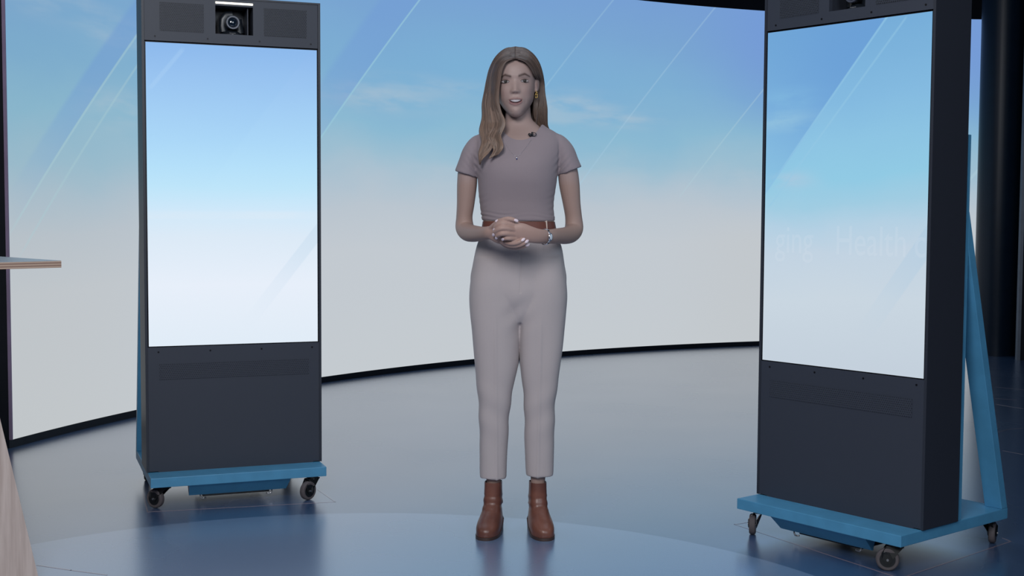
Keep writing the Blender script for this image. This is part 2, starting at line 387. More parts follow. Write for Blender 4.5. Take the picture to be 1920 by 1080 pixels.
# ------------------------------------------------------------------ kiosks
def make_kiosk(loc, rz, label, screen_mat, casters, lettered):
    K = empty('display_kiosk', loc, rz); tag(K, label, 'display kiosk', 'wheeled portrait display kiosks')
    hx = .3575; xo = -.001
    nx0, nx1, nz0, nz1 = -.070, .081, 1.898, 2.011
    mb = MB()
    mb.box(-hx, hx, .021, .210, .1325, nz0)
    mb.box(-hx, nx0, .021, .210, nz0, 2.045).box(nx1, hx, .021, .210, nz0, 2.045).box(nx0, nx1, .021, .210, nz1, 2.045).box(nx0, nx1, .13, .210, nz0, nz1)
    mb.box(-hx, -.3475, 0, .021, .1325, 2.045).box(.3475, hx, 0, .021, .1325, 2.045).box(-.3475, .3475, 0, .021, 2.038, 2.045)
    mb.build('cabinet', M['cab'], K)
    # niche trim inside
    MB().box(.062, .066, .03, .128, nz0 + .0005, nz1 - .0005).build('niche_divider', M['panel'], K)
    # top panel with hole
    x0, x1, z0, z1 = -.3465, .3465, 1.8585, 2.037
    mb = MB(); y0, y1 = .002, .0205
    mb.box(x0, nx0, y0, y1, z0, z1).box(nx1, x1, y0, y1, z0, z1).box(nx0, nx1, y0, y1, z0, nz0).box(nx0, nx1, y0, y1, nz1, z1)
    mb.build('top_panel', M['panel'], K)
    MB().box(-.287, -.116, .0005, .0025, 1.898, 2.010).build('speaker_grille', M['grille'], K)
    MB().box(.125, .300, .0005, .0025, 1.899, 2.011).build('speaker_grille', M['grille'], K)
    MB().box(nx0 + .001, nx1 - .001, -.001, .004, 2.0185, 2.0255).build('light_bar', M['lamp'], K)
    # camera in the niche
    mb = MB(); cx = .004
    mb.loft([[(cx + a * math.cos(t), .075 + b * math.sin(t), zz_) for t in [2 * PI * i / 28 for i in range(28)]] for a, b, zz_ in ((.052, .035, nz0 + .001), (.050, .035, nz0 + .006), (.036, .03, nz0 + .016), (.026, .026, nz0 + .022))])
    mb.tube([(cx - .030, .07, nz0 + .018), (cx - .033, .07, nz0 + .04), (cx - .031, .07, nz0 + .066), (cx - .018, .07, nz0 + .085), (cx + .004, .07, nz0 + .088)], [(.010, .018)] * 5, 12)
    mb.tube([(cx + .034, .07, nz0 + .014), (cx + .030, .07, nz0 + .04), (cx + .024, .07, nz0 + .07)], [(.008, .018)] * 3, 12)
    mb.cyl((cx, .115, 1.950), (cx, .038, 1.950), .030, .028, 32)
    camb = autosmooth(mb.build('camera', M['camb'], K, bevel=0))
    mb = MB()
    ring = [(.0275, .036), (.0275, .028), (.0262, .026), (.021, .026), (.018, .034)]
    R_ = [[(cx + r * math.cos(2 * PI * i / 36), yy, 1.950 + r * math.sin(2 * PI * i / 36)) for i in range(36)] for r, yy in ring]
    mb.loft(R_, cap=False); autosmooth(mb.build('lens_ring', M['ring'], camb), .5)
    MB().sphere((cx, .036, 1.950), (.0185, .008, .0185), 28, 16).build('lens', M['glass'], camb, smooth=True)
    text_mesh('lettering', 'Panasonic', .0062, M['letter'], camb, Matrix.Translation((cx, .0395, nz0 + .0085)), .0003)
    MB().box(cx - .004, cx + .004, .0385, .0405, nz0 + .0035, nz0 + .006).build('indicator', M['letter'], camb)
    # screen
    MB().box(-.3465, .3465, .004, .0205, .639, 1.8545).build('screen_bezel', M['screw'], K)
    MB().box(-.3425, .3425, .0025, .0035, .6415, 1.8515).build('screen', screen_mat, K)
    MB().box(-.347, .347, .001, .0205, .1345, .6375).box(-.31, .32, .001, .0205, .1275, .1345).build('lower_panel', M['panel'], K)
    MB().box(-.303, .303, -.0003, .0015, .506, .569).build('vent_grille', M['vent'], K)
    for zz_, yy in ((1.8755, .002), (.618, .001)):
        for xx in (-.306, -.101, .107, .318):
            MB().cyl((xx, yy - .0012, zz_), (xx, yy + .001, zz_), .0036, n=16).build('screw', M['screw'], K)
    # blue steel frame
    MB().box(-.353, .351, -.1164, .543, .0918, .1309).build('base_frame', M['blue'], K, bevel=.0025)
    mb = MB()
    mb.add([(-.203, -.108, .0915), (.205, -.108, .0915), (.195, -.052, .039), (-.198, -.052, .039), (-.203, -.045, .0915), (.205, -.045, .0915), (.195, -.045, .039), (-.198, -.045, .039)],
           [(0, 1, 2, 3), (4, 7, 6, 5), (0, 3, 7, 4), (1, 5, 6, 2), (3, 2, 6, 7), (0, 4, 5, 1)])
    mb.build('under_tray', M['blue'], K)
    MB().box(-.140, .132, -.02, .22, .024, .0880).build('cable_box', M['caster'], K, bevel=.003)
    for xx, sg in ((-.152, 1), (.140, -1)):
        P = [(xx, -.035, .040), (xx + .002 * sg, -.035, .027), (xx + .006 * sg, -.035, .0215), (xx + .014 * sg, -.035, .0205), (xx + .024 * sg, -.035, .023)]
        MB().tube(P, .003, 10).build('cable_hook', M['steel'], K, smooth=True)
    MB().box(.282, .351, .2115, .240, .1312, 1.459).build('post', M['blue'], K, bevel=.0015)
    MB().box(-.3535, -.284, .2115, .240, .1312, 2.04).build('post', M['blue'], K, bevel=.0015)
    for a, b in ((.284, .351), (-.353, -.286)):
        MB().prism([(.2405, 1.20), (.2405, 1.07), (.5025, .1312), (.540, .1312)], 'x', a, b).build('strut', M['blue'], K, bevel=.0015)
    # casters: x, y of the wheel contact, rolling direction angle, pivot
    for (wx, wy, ang, px_, py_) in casters:
        r = .0385; wd = .0115
        d = Vector((math.cos(ang), math.sin(ang), 0)); ax = Vector((-d.y, d.x, 0)); c = Vector((wx, wy, r))
        pv = Vector((px_, py_, 0))
        mb = MB()
        mb.cyl(pv + Vector((0, 0, .0915)), pv + Vector((0, 0, .087)), .026, n=24)
        mb.cyl(pv + Vector((0, 0, .087)), pv + Vector((0, 0, .080)), .019, .021, n=24)
        for sgn in (-1, 1):
            o1 = ax * (sgn * (wd + .0045)); o2 = ax * (sgn * (wd + .0020)); 
            w0 = Vector((wx, wy, 0)); sg_ = 1 if (w0 - pv).dot(d) > 0 else -1; e_ = d * sg_
            poly = [pv - e_ * .027 + Vector((0, 0, .084)), pv + e_ * .030 + Vector((0, 0, .084)), w0 + e_ * .020 + Vector((0, 0, r + .022)), w0 + e_ * .017 + Vector((0, 0, r + .002)), w0 + e_ * .008 + Vector((0, 0, r - .012)), w0 - e_ * .008 + Vector((0, 0, r - .012)), w0 - e_ * .017 + Vector((0, 0, r + .004))]
            A = [p + o1 for p in poly]; B = [p + o2 for p in poly]; m_ = len(poly)
            mb.add(A + B, [tuple(range(m_)), tuple(range(2 * m_ - 1, m_ - 1, -1))] + [(i, i + m_, (i + 1) % m_ + m_, (i + 1) % m_) for i in range(m_)])
        mb.add([pv + d * a_ + ax * b_ + Vector((0, 0, z_)) for z_ in (.0795, .083) for b_ in (-wd - .0045, wd + .0045) for a_ in (-.027, .030)],
               [(0, 2, 3, 1), (4, 5, 7, 6), (0, 1, 5, 4), (2, 6, 7, 3), (0, 4, 6, 2), (1, 3, 7, 5)])
        cst = mb.build('caster', M['caster'], K)
        prof = [(0.006, wd * .7), (.024, wd * .7), (.026, wd), (.034, wd), (.0372, wd * .75), (.0385, wd * .25), (.0385, -wd * .25), (.0372, -wd * .75), (.034, -wd), (.026, -wd), (.024, -wd * .7), (.006, -wd * .7)]
        def rev(pr):
            return [[c + ax * h + d * (q * math.cos(t)) + Vector((0, 0, q * math.sin(t))) for t in [2 * PI * i / 36 for i in range(36)]] for q, h in pr]
        autosmooth(MB().loft(rev(prof[2:10] + [prof[2]]), cap=False).build('tyre', M['rubber'], cst), .6)
        autosmooth(MB().loft(rev([prof[2], prof[1], prof[0], prof[11], prof[10], prof[9]])).build('wheel_hub', M['caster'], cst), .6)
        MB().cyl(c - ax * (wd + .007), c + ax * (wd + .007), .004, n=12).build('axle', M['steel'], cst)
    if lettered:
        for wd_, cx_ in (('ging', -.205), ('Health', .122), ('c', .318)):
            text_mesh('faint_lettering', wd_, .098, M['faint'], K, Matrix.Translation((cx_, .0020, 1.045)) @ Matrix.Diagonal((1.12, 1, 1.5, 1)), .0001)
    return K
aL, aR = .3699, -.8882
def wdir(px_dir_world, a): return px_dir_world - a
KL = make_kiosk((-1.1329, 5.2317, 0), aL, 'wheeled charcoal kiosk left of the woman, its portrait screen a plain pale blue sky', M['screen_left'],
    [(-.3287, -.0558, math.radians(155) - aL, -.300, -.066), (.2721, -.1200, math.radians(232) - aL, .298, -.088), (.31, .50, 1.2, .30, .47), (-.31, .50, 1.4, -.30, .47)], False)
KR = make_kiosk((1.1530, 4.5051, 0), aR, 'wheeled charcoal kiosk right of the woman, turned inward, with faint lettering on its screen', M['screen_right'],
    [(-.305, -.082, math.radians(255) - aR, -.300, -.055), (.2900, -.1000, math.radians(165) - aR, .305, -.078), (.312, .512, math.radians(243) - aR, .300, .488), (-.31, .50, 1.4, -.30, .47)], True)

# ------------------------------------------------------------------ floor tape and marks
def strip(pts, w, z=.0006, closed=False):
    mb = MB(); pts = [Vector((p[0], p[1])) for p in pts]
    for a, b in zip(pts[:-1], pts[1:]):
        d = (b - a).normalized(); n_ = Vector((-d.y, d.x)) * w / 2; e = d * w / 2
        c = [a - e - n_, b + e - n_, b + e + n_, a - e + n_]
        mb.prism([(q.x, q.y) for q in c], 'z', .0001, z)
    return mb
def local(K, a, pts):
    return [(K.location.x + x * math.cos(a) - y * math.sin(a), K.location.y + x * math.sin(a) + y * math.cos(a)) for x, y in pts]
tag(strip(local(KR, aR, [(.30, .603), (.344, .583), (.372, -.147), (-.445, -.020), (-.43, .10)]), .0045).build('tape_outline', M['tape']), 'thin pale tape outline on the floor around the right kiosk', 'tape marking', kind=None)
tag(strip(local(KL, aL, [(-.341, .51), (-.3665, -.120), (.368, -.197), (.352, .05)]), .0045).build('tape_outline', M['tape']), 'thin pale tape outline on the floor around the left kiosk', 'tape marking')
for i, (pts, lb) in enumerate((
        ([(3.34, 8.783), (3.39, 8.74), (3.478, 8.658), (3.55, 8.57)], 'thin pale line on the dark floor nearest the black column'),
        ([(3.134, 8.236), (3.242, 8.17)], 'short pale line on the dark floor, second behind the right kiosk strut'),
        ([(3.044, 7.98), (3.09, 7.88), (3.14, 7.809)], 'curving pale line on the dark floor, third down behind the right kiosk strut'),
        ([(2.669, 6.955), (2.75, 7.04), (2.851, 7.082)], 'pale line rising to the right on the floor beside the right kiosk strut'),
        ([(2.48, 6.40), (2.541, 6.303)], 'faintest pale line on the floor, nearest the right kiosk strut foot'),
        ([(-1.582, 4.222), (-1.45, 4.165), (-1.316, 4.113)], 'faint pale line on the floor at the front left beside the wooden table leg'))):
    tag(strip(pts, .005).build('tape_line', M['tape']), lb, 'floor line')

# ------------------------------------------------------------------ plywood table at the left edge
TB = empty('plywood_table', (-1.75, 4.0, 0)); tag(TB, 'tall plywood table with slanted plank legs cut off by the left edge of the frame', 'table')
tc = Vector((-1.408 + 1.75, 0, 0)); e1 = Vector((-.69, -.724, 0)).normalized(); e2 = Vector((-.707, .707, 0)).normalized()
def quadbox(P0, ea, eb, la, lb, z0, z1):
    pp = [P0, P0 + ea * la, P0 + ea * la + eb * lb, P0 + eb * lb]
    return MB().prism([(p.x, p.y) for p in pp], 'z', z0, z1)
quadbox(tc, e1, e2, .75, 1.3, 1.007, 1.0278).build('tabletop_core', M['ply_edge'], TB)
quadbox(tc + (e1 + e2) * .0005, e1, e2, .749, 1.299, 1.0279, 1.0290).build('tabletop', M['table_top'], TB)
def plank(p0, p1, wdir_, w, tdir, t):
    p0, p1 = Vector(p0), Vector(p1); a = Vector(wdir_) * w / 2; b = Vector(tdir) * t
    q = [p0 - a, p0 + a, p0 + a + b, p0 - a + b]; r = [p1 - a, p1 + a, p1 + a + b, p1 - a + b]
    return MB().add(q + r, [(0, 1, 2, 3), (7, 6, 5, 4), (0, 4, 5, 1), (1, 5, 6, 2), (2, 6, 7, 3), (3, 7, 4, 0)])
def tl(s_, t_, z_): p = tc + e1 * s_ + e2 * t_; return (p.x, p.y, z_)
for t_ in (.06, 1.15):
    plank(tl(.158, t_, 0), tl(.380, t_, 1.006), e1, .20, e2, .028).build('leg', M['ply_face'], TB, bevel=.001)
    plank(tl(.227, t_ + .03, 1.006), tl(.412, t_ + .03, 0), e1, .11, e2, .028).build('leg', M['ply_face'], TB, bevel=.001)
# ------------------------------------------------------------------ the woman
YB = 4.68                                                # the plane she stands in
def D(u, v, dy=0.):
    """figure-sheet coordinates (u right, v down) at depth dy from her plane -> metres"""
    x = -1.878413 + .0019507257 * u + .0000106 * v; z = 1.951431 + .00001064 * u - .0019537689 * v
    k = (YB + dy) / YB
    return Vector((x * k, YB + dy, CAM_H + (z - CAM_H) * k))
U = .0019507
PX = D(968, 1000).x
PE = empty('person', (PX, YB, 0))
tag(PE, 'woman with long brown hair standing with clasped hands, beige top, pale trousers, brown ankle boots', 'person')
OFF = Vector((PX, YB, 0))
def interp(keys, t):
    """monotone smooth interpolation of tuples keyed by first element"""
    n = len(keys)
    if t <= keys[0][0]: return keys[0][1:]
    if t >= keys[-1][0]: return keys[-1][1:]
    for i in range(n - 1):
        if t <= keys[i + 1][0]: break
    a, b = keys[i], keys[i + 1]; p = keys[max(i - 1, 0)]; q = keys[min(i + 2, n - 1)]
    h = b[0] - a[0]; f = (t - a[0]) / h; out = []
    for k in range(1, len(a)):
        m0 = (b[k] - p[k]) / max(b[0] - p[0], 1e-6) * h if i > 0 else (b[k] - a[k]); m1 = (q[k] - a[k]) / max(q[0] - a[0], 1e-6) * h if i < n - 2 else (b[k] - a[k])
        out.append((2 * f**3 - 3 * f**2 + 1) * a[k] + (f**3 - 2 * f**2 + f) * m0 + (-2 * f**3 + 3 * f**2) * b[k] + (f**3 - f**2) * m1)
    return out
def spline(P, k=6):
    P = [tuple(p) for p in P]; n = len(P)
    keys = [(float(i), *p) for i, p in enumerate(P)]
    return [interp(keys, i / k) for i in range((n - 1) * k + 1)]
def ring(cx, cy, z, hw, hf, hb, e=2.2, n=48, skew=0.):
    out = []
    for i in range(n):
        t = 2 * PI * i / n; c, s_ = math.cos(t), math.sin(t)
        x = hw * math.copysign(abs(c) ** (2 / e), c); yy = (hb if s_ > 0 else hf) * math.copysign(abs(s_) ** (2 / e), s_)
        out.append((cx + x, cy + yy, z + skew * x))
    return out
def column(keys, step=4., e=2.3, grow=0., n=48):
    """keys: (v, u_left, u_right, front, back, cy)"""
    rings = []; v = keys[0][0]; v1 = keys[-1][0]; N = max(2, int((v1 - v) / step)); 
    for i in range(N + 1):
        vv = v + (v1 - v) * i / N; ul, ur, f, b, cy = interp(keys, vv)
        c = D((ul + ur) / 2, vv)
        rings.append(ring(c.x, YB + cy, c.z, (ur - ul) / 2 * U + grow, f + grow, b + grow, e, n))
    return rings
def limb(mb, pts, n=20, k=6, up=None):
    """pts: (u, v, dy, ru, rv)"""
    P = spline(pts, k)
    C_ = [D(p[0], p[1], p[2]) for p in P]
    return mb.tube(C_, [(max(p[3], .001), max(p[4], .001)) for p in P], n, up=up)
def remesh(mb, name, mat, voxel, smooth=2, factor=.5):
    o = mb.build(name, mat)
    md = o.modifiers.new('r', 'REMESH'); md.mode = 'VOXEL'; md.voxel_size = voxel; md.adaptivity = 0
    sm = o.modifiers.new('s', 'SMOOTH'); sm.iterations = smooth; sm.factor = factor
    dg = bpy.context.evaluated_depsgraph_get(); me = bpy.data.meshes.new_from_object(o.evaluated_get(dg))
    o.modifiers.clear(); old = o.data; o.data = me; bpy.data.meshes.remove(old)
    if not me.materials: me.materials.append(mat)
    me.polygons.foreach_set('use_smooth', [True] * len(me.polygons))
    return o
def coords(o):
    a = np.empty(len(o.data.vertices) * 3, np.float32); o.data.vertices.foreach_get('co', a); return a.reshape(-1, 3).astype(np.float64)
def normals(o):
    a = np.empty(len(o.data.vertices) * 3, np.float32); o.data.vertices.foreach_get('normal', a); return a.reshape(-1, 3).astype(np.float64)
def setco(o, c): o.data.vertices.foreach_set('co', c.astype(np.float32).ravel()); o.data.update()
def adopt(o):
    """put a mesh authored in room metres under the person"""
    c = coords(o) - np.array(OFF); setco(o, c); o.parent = PE; return o
def ga(x, c, w): return np.exp(-((x - c) / w) ** 2)
def sst(x, a, b):
    t = np.clip((x - a) / (b - a), 0, 1); return t * t * (3 - 2 * t)
def set_tint(o, rgb):
    at = o.data.color_attributes.new('albedo', 'FLOAT_COLOR', 'POINT')
    at.data.foreach_set('color', np.concatenate([rgb, np.ones((len(rgb), 1))], 1).astype(np.float32).ravel())

def skin_like(name, rough=.5, bump=600, **kw):
    g = G(name); a = g.n('ShaderNodeAttribute', attribute_name='albedo')
    f = g.noise(g.obj(), bump, 2)
    return g.bsdf(a.outputs['Color'], rough, bump=f, bstr=.04, spec=.4, **kw)
M['skin'] = skin_like('skin')
def cloth(name, rgb, scale=700., rough=.85, big=9., fold=.25):
    g = G(name); v = g.obj(); x, y, z = g.xyz(v); c = lin(rgb)
    f = g.noise(v, scale, 2); f2 = g.noise(g.comb(g.mul(x, 2.), g.mul(y, 2.), z), big, 3)
    col = g.mix(f, tuple(q * .93 for q in c), tuple(q * 1.05 for q in c))
    return g.bsdf(col, rough, spec=.15, bump=g.add(g.mul(f, .15), f2), bstr=fold, bdist=.008, Sheen_Weight=.12)
M['shirt'] = cloth('taupe_jersey', (148, 136, 141), fold=.12)
M['trousers'] = cloth('pale_beige_wool', (187, 177, 177), fold=.10)
g = G('brown_boot_leather'); f = g.noise(g.obj(), 9., 4); f3 = g.noise(g.obj(), 40., 3)
M['boot'] = g.bsdf(g.mix(g.mr(f, .35, .7), lin((100, 62, 53)), lin((128, 82, 68))), .36, spec=.5, bump=g.add(f3, f), bstr=.18, bdist=.004)
M['sole'] = simple('dark_boot_sole', (66, 50, 46), .45)
M['belt'] = simple('brown_belt_leather', (112, 66, 56), .45)
M['nail'] = simple('pale_nail_varnish', (232, 214, 222), .25)
M['silver'] = simple('silver_metal', (215, 215, 222), .22, metal=.9)
M['gold'] = simple('gold_metal', (214, 180, 110), .25, metal=.9)
M['mic'] = simple('black_microphone_plastic', (18, 19, 26), .4)
M['tooth'] = simple('tooth_enamel', (184, 176, 180), .3)
M['lash'] = simple('dark_lashes', (60, 45, 47), .8, spec=.1)
M['stitch'] = simple('cream_stitched_cloth', (206, 190, 180), .8)

# ---- head, built around its own centre line (hx, z above chin)
CH = D(968.4, 217.5, -.08)                               # chin point in her plane
HX = CH.x; HZ = CH.z; HY = YB + .005
Rh = Matrix.Rotation(math.radians(-2.2), 3, 'Y') @ Matrix.Rotation(math.radians(-1.5), 3, 'Z')   # slight tilt and turn
PIV = Vector((HX, HY + .03, HZ + .04))
def hp(p):
    """head space (x, y forward negative, z above chin) -> room"""
    v = Vector((HX + p[0], HY + p[1], HZ + p[2])); return PIV + Rh @ (v - PIV)
head_keys = [  # z, halfwidth, front, back
    (-.0025, .004, .070, -.050), (.001, .015, .078, -.030), (.007, .0235, .085, -.015), (.017, .0325, .0885, .005), (.030, .0430, .0895, .028), (.045, .0525, .0885, .050),
    (.062, .0605, .0890, .066), (.080, .0640, .0885, .078), (.100, .0670, .0870, .088), (.122, .0690, .0850, .094), (.145, .0705, .0880, .097),
    (.165, .0712, .0865, .097), (.185, .0690, .0800, .092), (.205, .0620, .0660, .080), (.220, .0500, .0480, .063), (.230, .0340, .0300, .042), (.236, .0120, .0110, .016), (.2372, .002, .002, .003)]
def head_rings(n=64):
    R_ = []
    for i in range(75):
        z = -.0025 + (.2397) * i / 74; w, f, b = interp(head_keys, z); cy = 0
        yc = min(1, max(0, (.05 - b) / .08)) * (b - f) / 2
        pts = ring(0, yc, z, w * 1.035, f + yc, b - yc, 2.2, n)
        R_.append([hp(p) for p in pts])
    return R_
body = MB()
body.loft(head_rings())
# ear (her left, clear of the hair)
ear = MB()
er = Matrix.Rotation(math.radians(-20), 3, 'Z')
body.sphere(hp((.0785, -.002, .1175)), (.0065, .017, .0275), 18, 14, Rh @ er @ Matrix.Rotation(math.radians(-8), 3, 'X'))
body.sphere(hp((.0745, -.006, .097)), (.006, .009, .010), 14, 10)
body.sphere(hp((-.0705, .004, .115)), (.0055, .016, .028), 18, 14, Rh @ er.inverted())
# neck, chest and torso under the clothes
neck = [(196, 948, 994, .050, .055, .030), (214, 947.5, 995.5, .048, .056, .026), (224, 946.5, 998, .046, .058, .022), (232, 940, 1006, .047, .062, .020), (241, 926, 1017, .053, .068, .018),
        (252, 908, 1034, .066, .074, .014), (262, 895, 1046, .080, .080, .012), (285, 890, 1050, .096, .086, .010), (310, 897, 1043, .112, .086, .008), (338, 902, 1038, .112, .082, .006), (370, 905, 1034, .094, .080, .004),
        (395, 908, 1033, .090, .080, .004), (425, 912, 1033, .080, .080, .010), (460, 906, 1040, .080, .088, .014), (500, 900, 1044, .078, .094, .018), (545, 896, 1048, .062, .08, .022)]
body.loft(column(neck, 5, 2.3))
# legs down into the boots
for L in ([(520, 890, 968, .060, .075, .03), (600, 895, 964, .06, .065, .03), (700, 903, 960, .052, .052, .028), (800, 903, 946, .046, .055, .034), (870, 909, 941, .032, .036, .04), (915, 911.5, 938, .026, .030, .042), (950, 912, 938, .026, .030, .042)],
          [(520, 980, 1055, .060, .075, .03), (600, 984, 1050, .06, .065, .03), (700, 986, 1042, .052, .052, .028), (800, 990, 1033, .046, .055, .034), (870, 994, 1027, .032, .036, .04), (915, 996, 1022.5, .026, .030, .042), (950, 996, 1022, .026, .030, .042)]):
    body.loft(column(L, 8, 2.1, n=28))
# arms: u, v, depth, radii
armL = [(900, 270, .01, .032, .028), (886, 288, .006, .034, .032), (878, 315, .006, .037, .0350), (876, 345, .010, .038, .0365), (873.5, 380, .018, .035, .0325), (871, 405, .024, .034, .0300), (871.5, 424, .018, .0325, .034), (876, 433, -.010, .0335, .032), (886, 436, -.060, .0310, .030), (897, 436.5, -.115, .0275, .026), (907, 436, -.165, .0245, .021), (916, 435, -.196, .0235, .019), (924, 434, -.210, .0240, .016), (934, 434, -.216, .024, .014)]
armR = [(1040, 270, .01, .032, .028), (1054, 288, .006, .034, .032), (1063, 315, .006, .037, .0360), (1067, 345, .010, .038, .0375), (1071.5, 380, .018, .035, .0325), (1075, 405, .024, .034, .0310), (1076, 426, .018, .0330, .034), (1071, 436, -.010, .0335, .032), (1060, 440, -.060, .0310, .030), (1048, 440.5, -.115, .0285, .026), (1034, 441.5, -.170, .0270, .021), (1022, 442, -.200, .0262, .0185), (1012, 441.5, -.222, .0262, .017), (1002, 440, -.236, .0275, .015), (990, 437, -.246, .0300, .0140), (976, 433, -.252, .0315, .0135), (964, 433, -.252, .0260, .0125)]
limb(body, armL, 24, up=(0, 1, 0)); limb(body, armR, 24, up=(0, 1, 0))
# right hand palm behind, back of hand low
limb(body, [(922, 436, -.206, .022, .014), (934, 440, -.214, .027, .013), (946, 443, -.218, .027, .012), (957, 445, -.216, .022, .011)], 20, up=(0, 0, 1))
f_ = .0084
fingers = {
 'Li': [(968, 421.5, -.252, .0090, .0090), (955, 418.5, -.262, .0088, .0088), (943, 417.5, -.266, .0088, .0088), (933, 420.5, -.258, .0080, .0080), (927.5, 427, -.246, .0070, .0068), (926.3, 430.5, -.240, .0046, .0046)],
 'Lm': [(967, 429.5, -.256, .0090, .0090), (953, 427, -.270, .0090, .0090), (940, 426.5, -.274, .0090, .0090), (931, 430.5, -.264, .0082, .0082), (926, 436, -.250, .0070, .0068), (925, 439.5, -.243, .0046, .0046)],
 'Lr': [(966, 438, -.254, .0088, .0088), (953, 436.5, -.268, .0088, .0088), (942, 436.5, -.272, .0088, .0088), (935, 439, -.264, .0078, .0078), (931.5, 442.5, -.252, .0068, .0066), (930.5, 445, -.246, .0044, .0044)],
 'Lp': [(968, 445.5, -.250, .0080, .0080), (957, 445.5, -.262, .0078, .0078), (949.5, 445.3, -.264, .0076, .0076), (944.5, 446.3, -.257, .0066, .0066), (942, 447.5, -.250, .0042, .0042)],
 'Rt': [(921, 427, -.212, .0110, .0110), (930, 418.5, -.236, .0100, .0100), (941, 411.5, -.256, .0086, .0086), (953, 408.8, -.266, .0084, .0084), (963, 410.5, -.268, .0078, .0074), (970, 413.2, -.266, .0048, .0048)],
 'Rm': [(940, 448, -.222, .0088, .0088), (951, 453, -.240, .0086, .0086), (962, 454.6, -.252, .0084, .0084), (972, 452.6, -.258, .0078, .0078), (979, 449, -.258, .0066, .0066), (981, 447.5, -.257, .0044, .0044)],
 'Rr': [(938, 450, -.216, .0090, .0090), (951, 457, -.230, .0086, .0086), (964, 459.3, -.242, .0084, .0084), (977, 457.0, -.250, .0078, .0078), (985.5, 452.6, -.250, .0066, .0066), (988, 450.6, -.249, .0044, .0044)],
 'Rp': [(937, 450, -.206, .0084, .0084), (950, 459.5, -.214, .0080, .0080), (964, 463.2, -.224, .0078, .0078), (977, 462, -.232, .0072, .0072), (986.5, 458.6, -.234, .0062, .0062), (989.5, 457.2, -.233, .0042, .0042)],
 'Ri': [(938, 442, -.224, .009, .009), (952, 446, -.236, .0088, .0088), (962, 447, -.242, .0086, .0086), (968, 446, -.244, .007, .007)],
 'Lt': [(1000, 436, -.226, .0080, .0080), (985, 427, -.234, .0095, .0090), (968, 418, -.242, .0090, .0090), (948, 412.5, -.246, .0084, .0084), (936, 412.0, -.246, .0076, .0076), (931.5, 413, -.244, .005, .005)],
}
for k_, P in fingers.items(): limb(body, P, 14, 5)
skin = remesh(body, 'body', M['skin'], .0025, 2, .5)

# ---- face relief and colour, worked in head space
c = coords(skin); Ri = np.array(Rh.inverted()); q = (c - np.array(PIV)) @ Ri.T + np.array(PIV)
hx, hy, hz = q[:, 0] - HX, q[:, 1] - HY, q[:, 2] - HZ
face = sst(-hy, .02, .05) * sst(hz, -.02, .0) * sst(hz, .215, .19)
dn = np.zeros(len(c))
ax_ = np.abs(hx)
nose = ga(hx, 0, .0125) * sst(hz, .134, .094) * sst(hz, .0760, .0850) * .0100
nose += ga(hx, 0, .0110) * ga(hz, .0890, .0075) * .0062
nose += ga(ax_, .0115, .0058) * ga(hz, .0850, .006) * .0052
nose += ga(hx, 0, .0110) * ga(hz, .118, .020) * .0022
dn += nose
dn -= ga(ax_, .033, .0175) * ga(hz, .1235, .0125) * .0050            # eye sockets
dn += ga(ax_, .034, .015) * ga(hz, .1225, .0085) * .0022             # lids over the eyeball
dn += ga(ax_, .032, .020) * ga(hz, .1405, .007) * .0028              # brow ridge
dn += ga(ax_, .046, .018) * ga(hz, .092, .018) * .0035               # cheekbones
dn -= ga(ax_, .032, .012) * ga(hz, .060, .016) * .0018
dn += ga(hx, 0, .026) * ga(hz, .050, .016) * .0035                   # muzzle
dn -= ga(ax_, .0345, .005) * ga(hz, .050, .008) * .0022              # mouth corners
lipc = .0
mw = .0265
up_lip = ga(hz, .0600 + .0016 * ga(ax_, .006, .004) - .0025 * (ax_ / mw) ** 2, .0026) * sst(ax_, mw + .002, mw - .006)
lo_lip = ga(hz, .0400 + .0125 * (ax_ / mw) ** 2, .0036) * sst(ax_, mw, mw - .008)
dn += up_lip * .0026 + lo_lip * .0040
opening = sst(ax_, mw - .001, mw - .006) * sst(hz, .0425 + .012 * (ax_ / mw) ** 2, .0445 + .012 * (ax_ / mw) ** 2) * sst(hz, .0583 - .002 * (ax_ / mw) ** 2, .0563 - .002 * (ax_ / mw) ** 2)
dn -= opening * .0050
dn += ga(hx, 0, .014) * ga(hz, .018, .010) * .0030                   # chin
dn -= ga(hx, 0, .016) * ga(hz, .0295, .004) * .0018
dn -= ga(hx, 0, .0028) * ga(hz, .070, .004) * .0010
# nostrils
dn -= ga(ax_, .0062, .0024) * ga(hz, .0798, .0022) * .0025
q2 = q.copy(); q2[:, 1] -= dn * face
# taper of jaw handled by the keys; back to the room
cn = (q2 - np.array(PIV)) @ np.array(Rh).T + np.array(PIV)
setco(skin, cn)
base = np.array([.385, .275, .250]); rgb = np.tile(base, (len(c), 1))
armw = sst(c[:, 2], D(0, 330).z, D(0, 345).z)                        # arms a touch deeper
armm = sst(-c[:, 2], -D(0, 325).z, -D(0, 345).z)
rgb = rgb * (1 - armm[:, None]) + np.array([.385, .26, .222]) * armm[:, None]
def paint(m, col):
    global rgb
    m = np.clip(m, 0, 1)[:, None]; rgb = rgb * (1 - m) + np.array(col) * m
fm = face
paint(sst(hx, .070, .0745) * (1 - sst(hx, .080, .0825)) * ga(hz, .114, .012) * sst(-hy, -.02, .0) * .5, (.22, .12, .10))  # shade of the ear hollow, painted into the skin colour
paint(fm * ga(ax_, .043, .016) * ga(hz, .082, .018) * .25, (.42, .235, .215))
paint(fm * np.clip(up_lip * 1.2, 0, 1) * .7, (.27, .135, .13))
paint(fm * np.clip(lo_lip * 1.4, 0, 1) * .85, (.30, .145, .145))
paint(fm * opening, (.07, .02, .025))
brow_c = .1390 + .0065 * np.clip((ax_ - .012) / .022, 0, 1) - .008 * np.clip((ax_ - .037) / .016, 0, 1) + .0012 * (hx > 0)
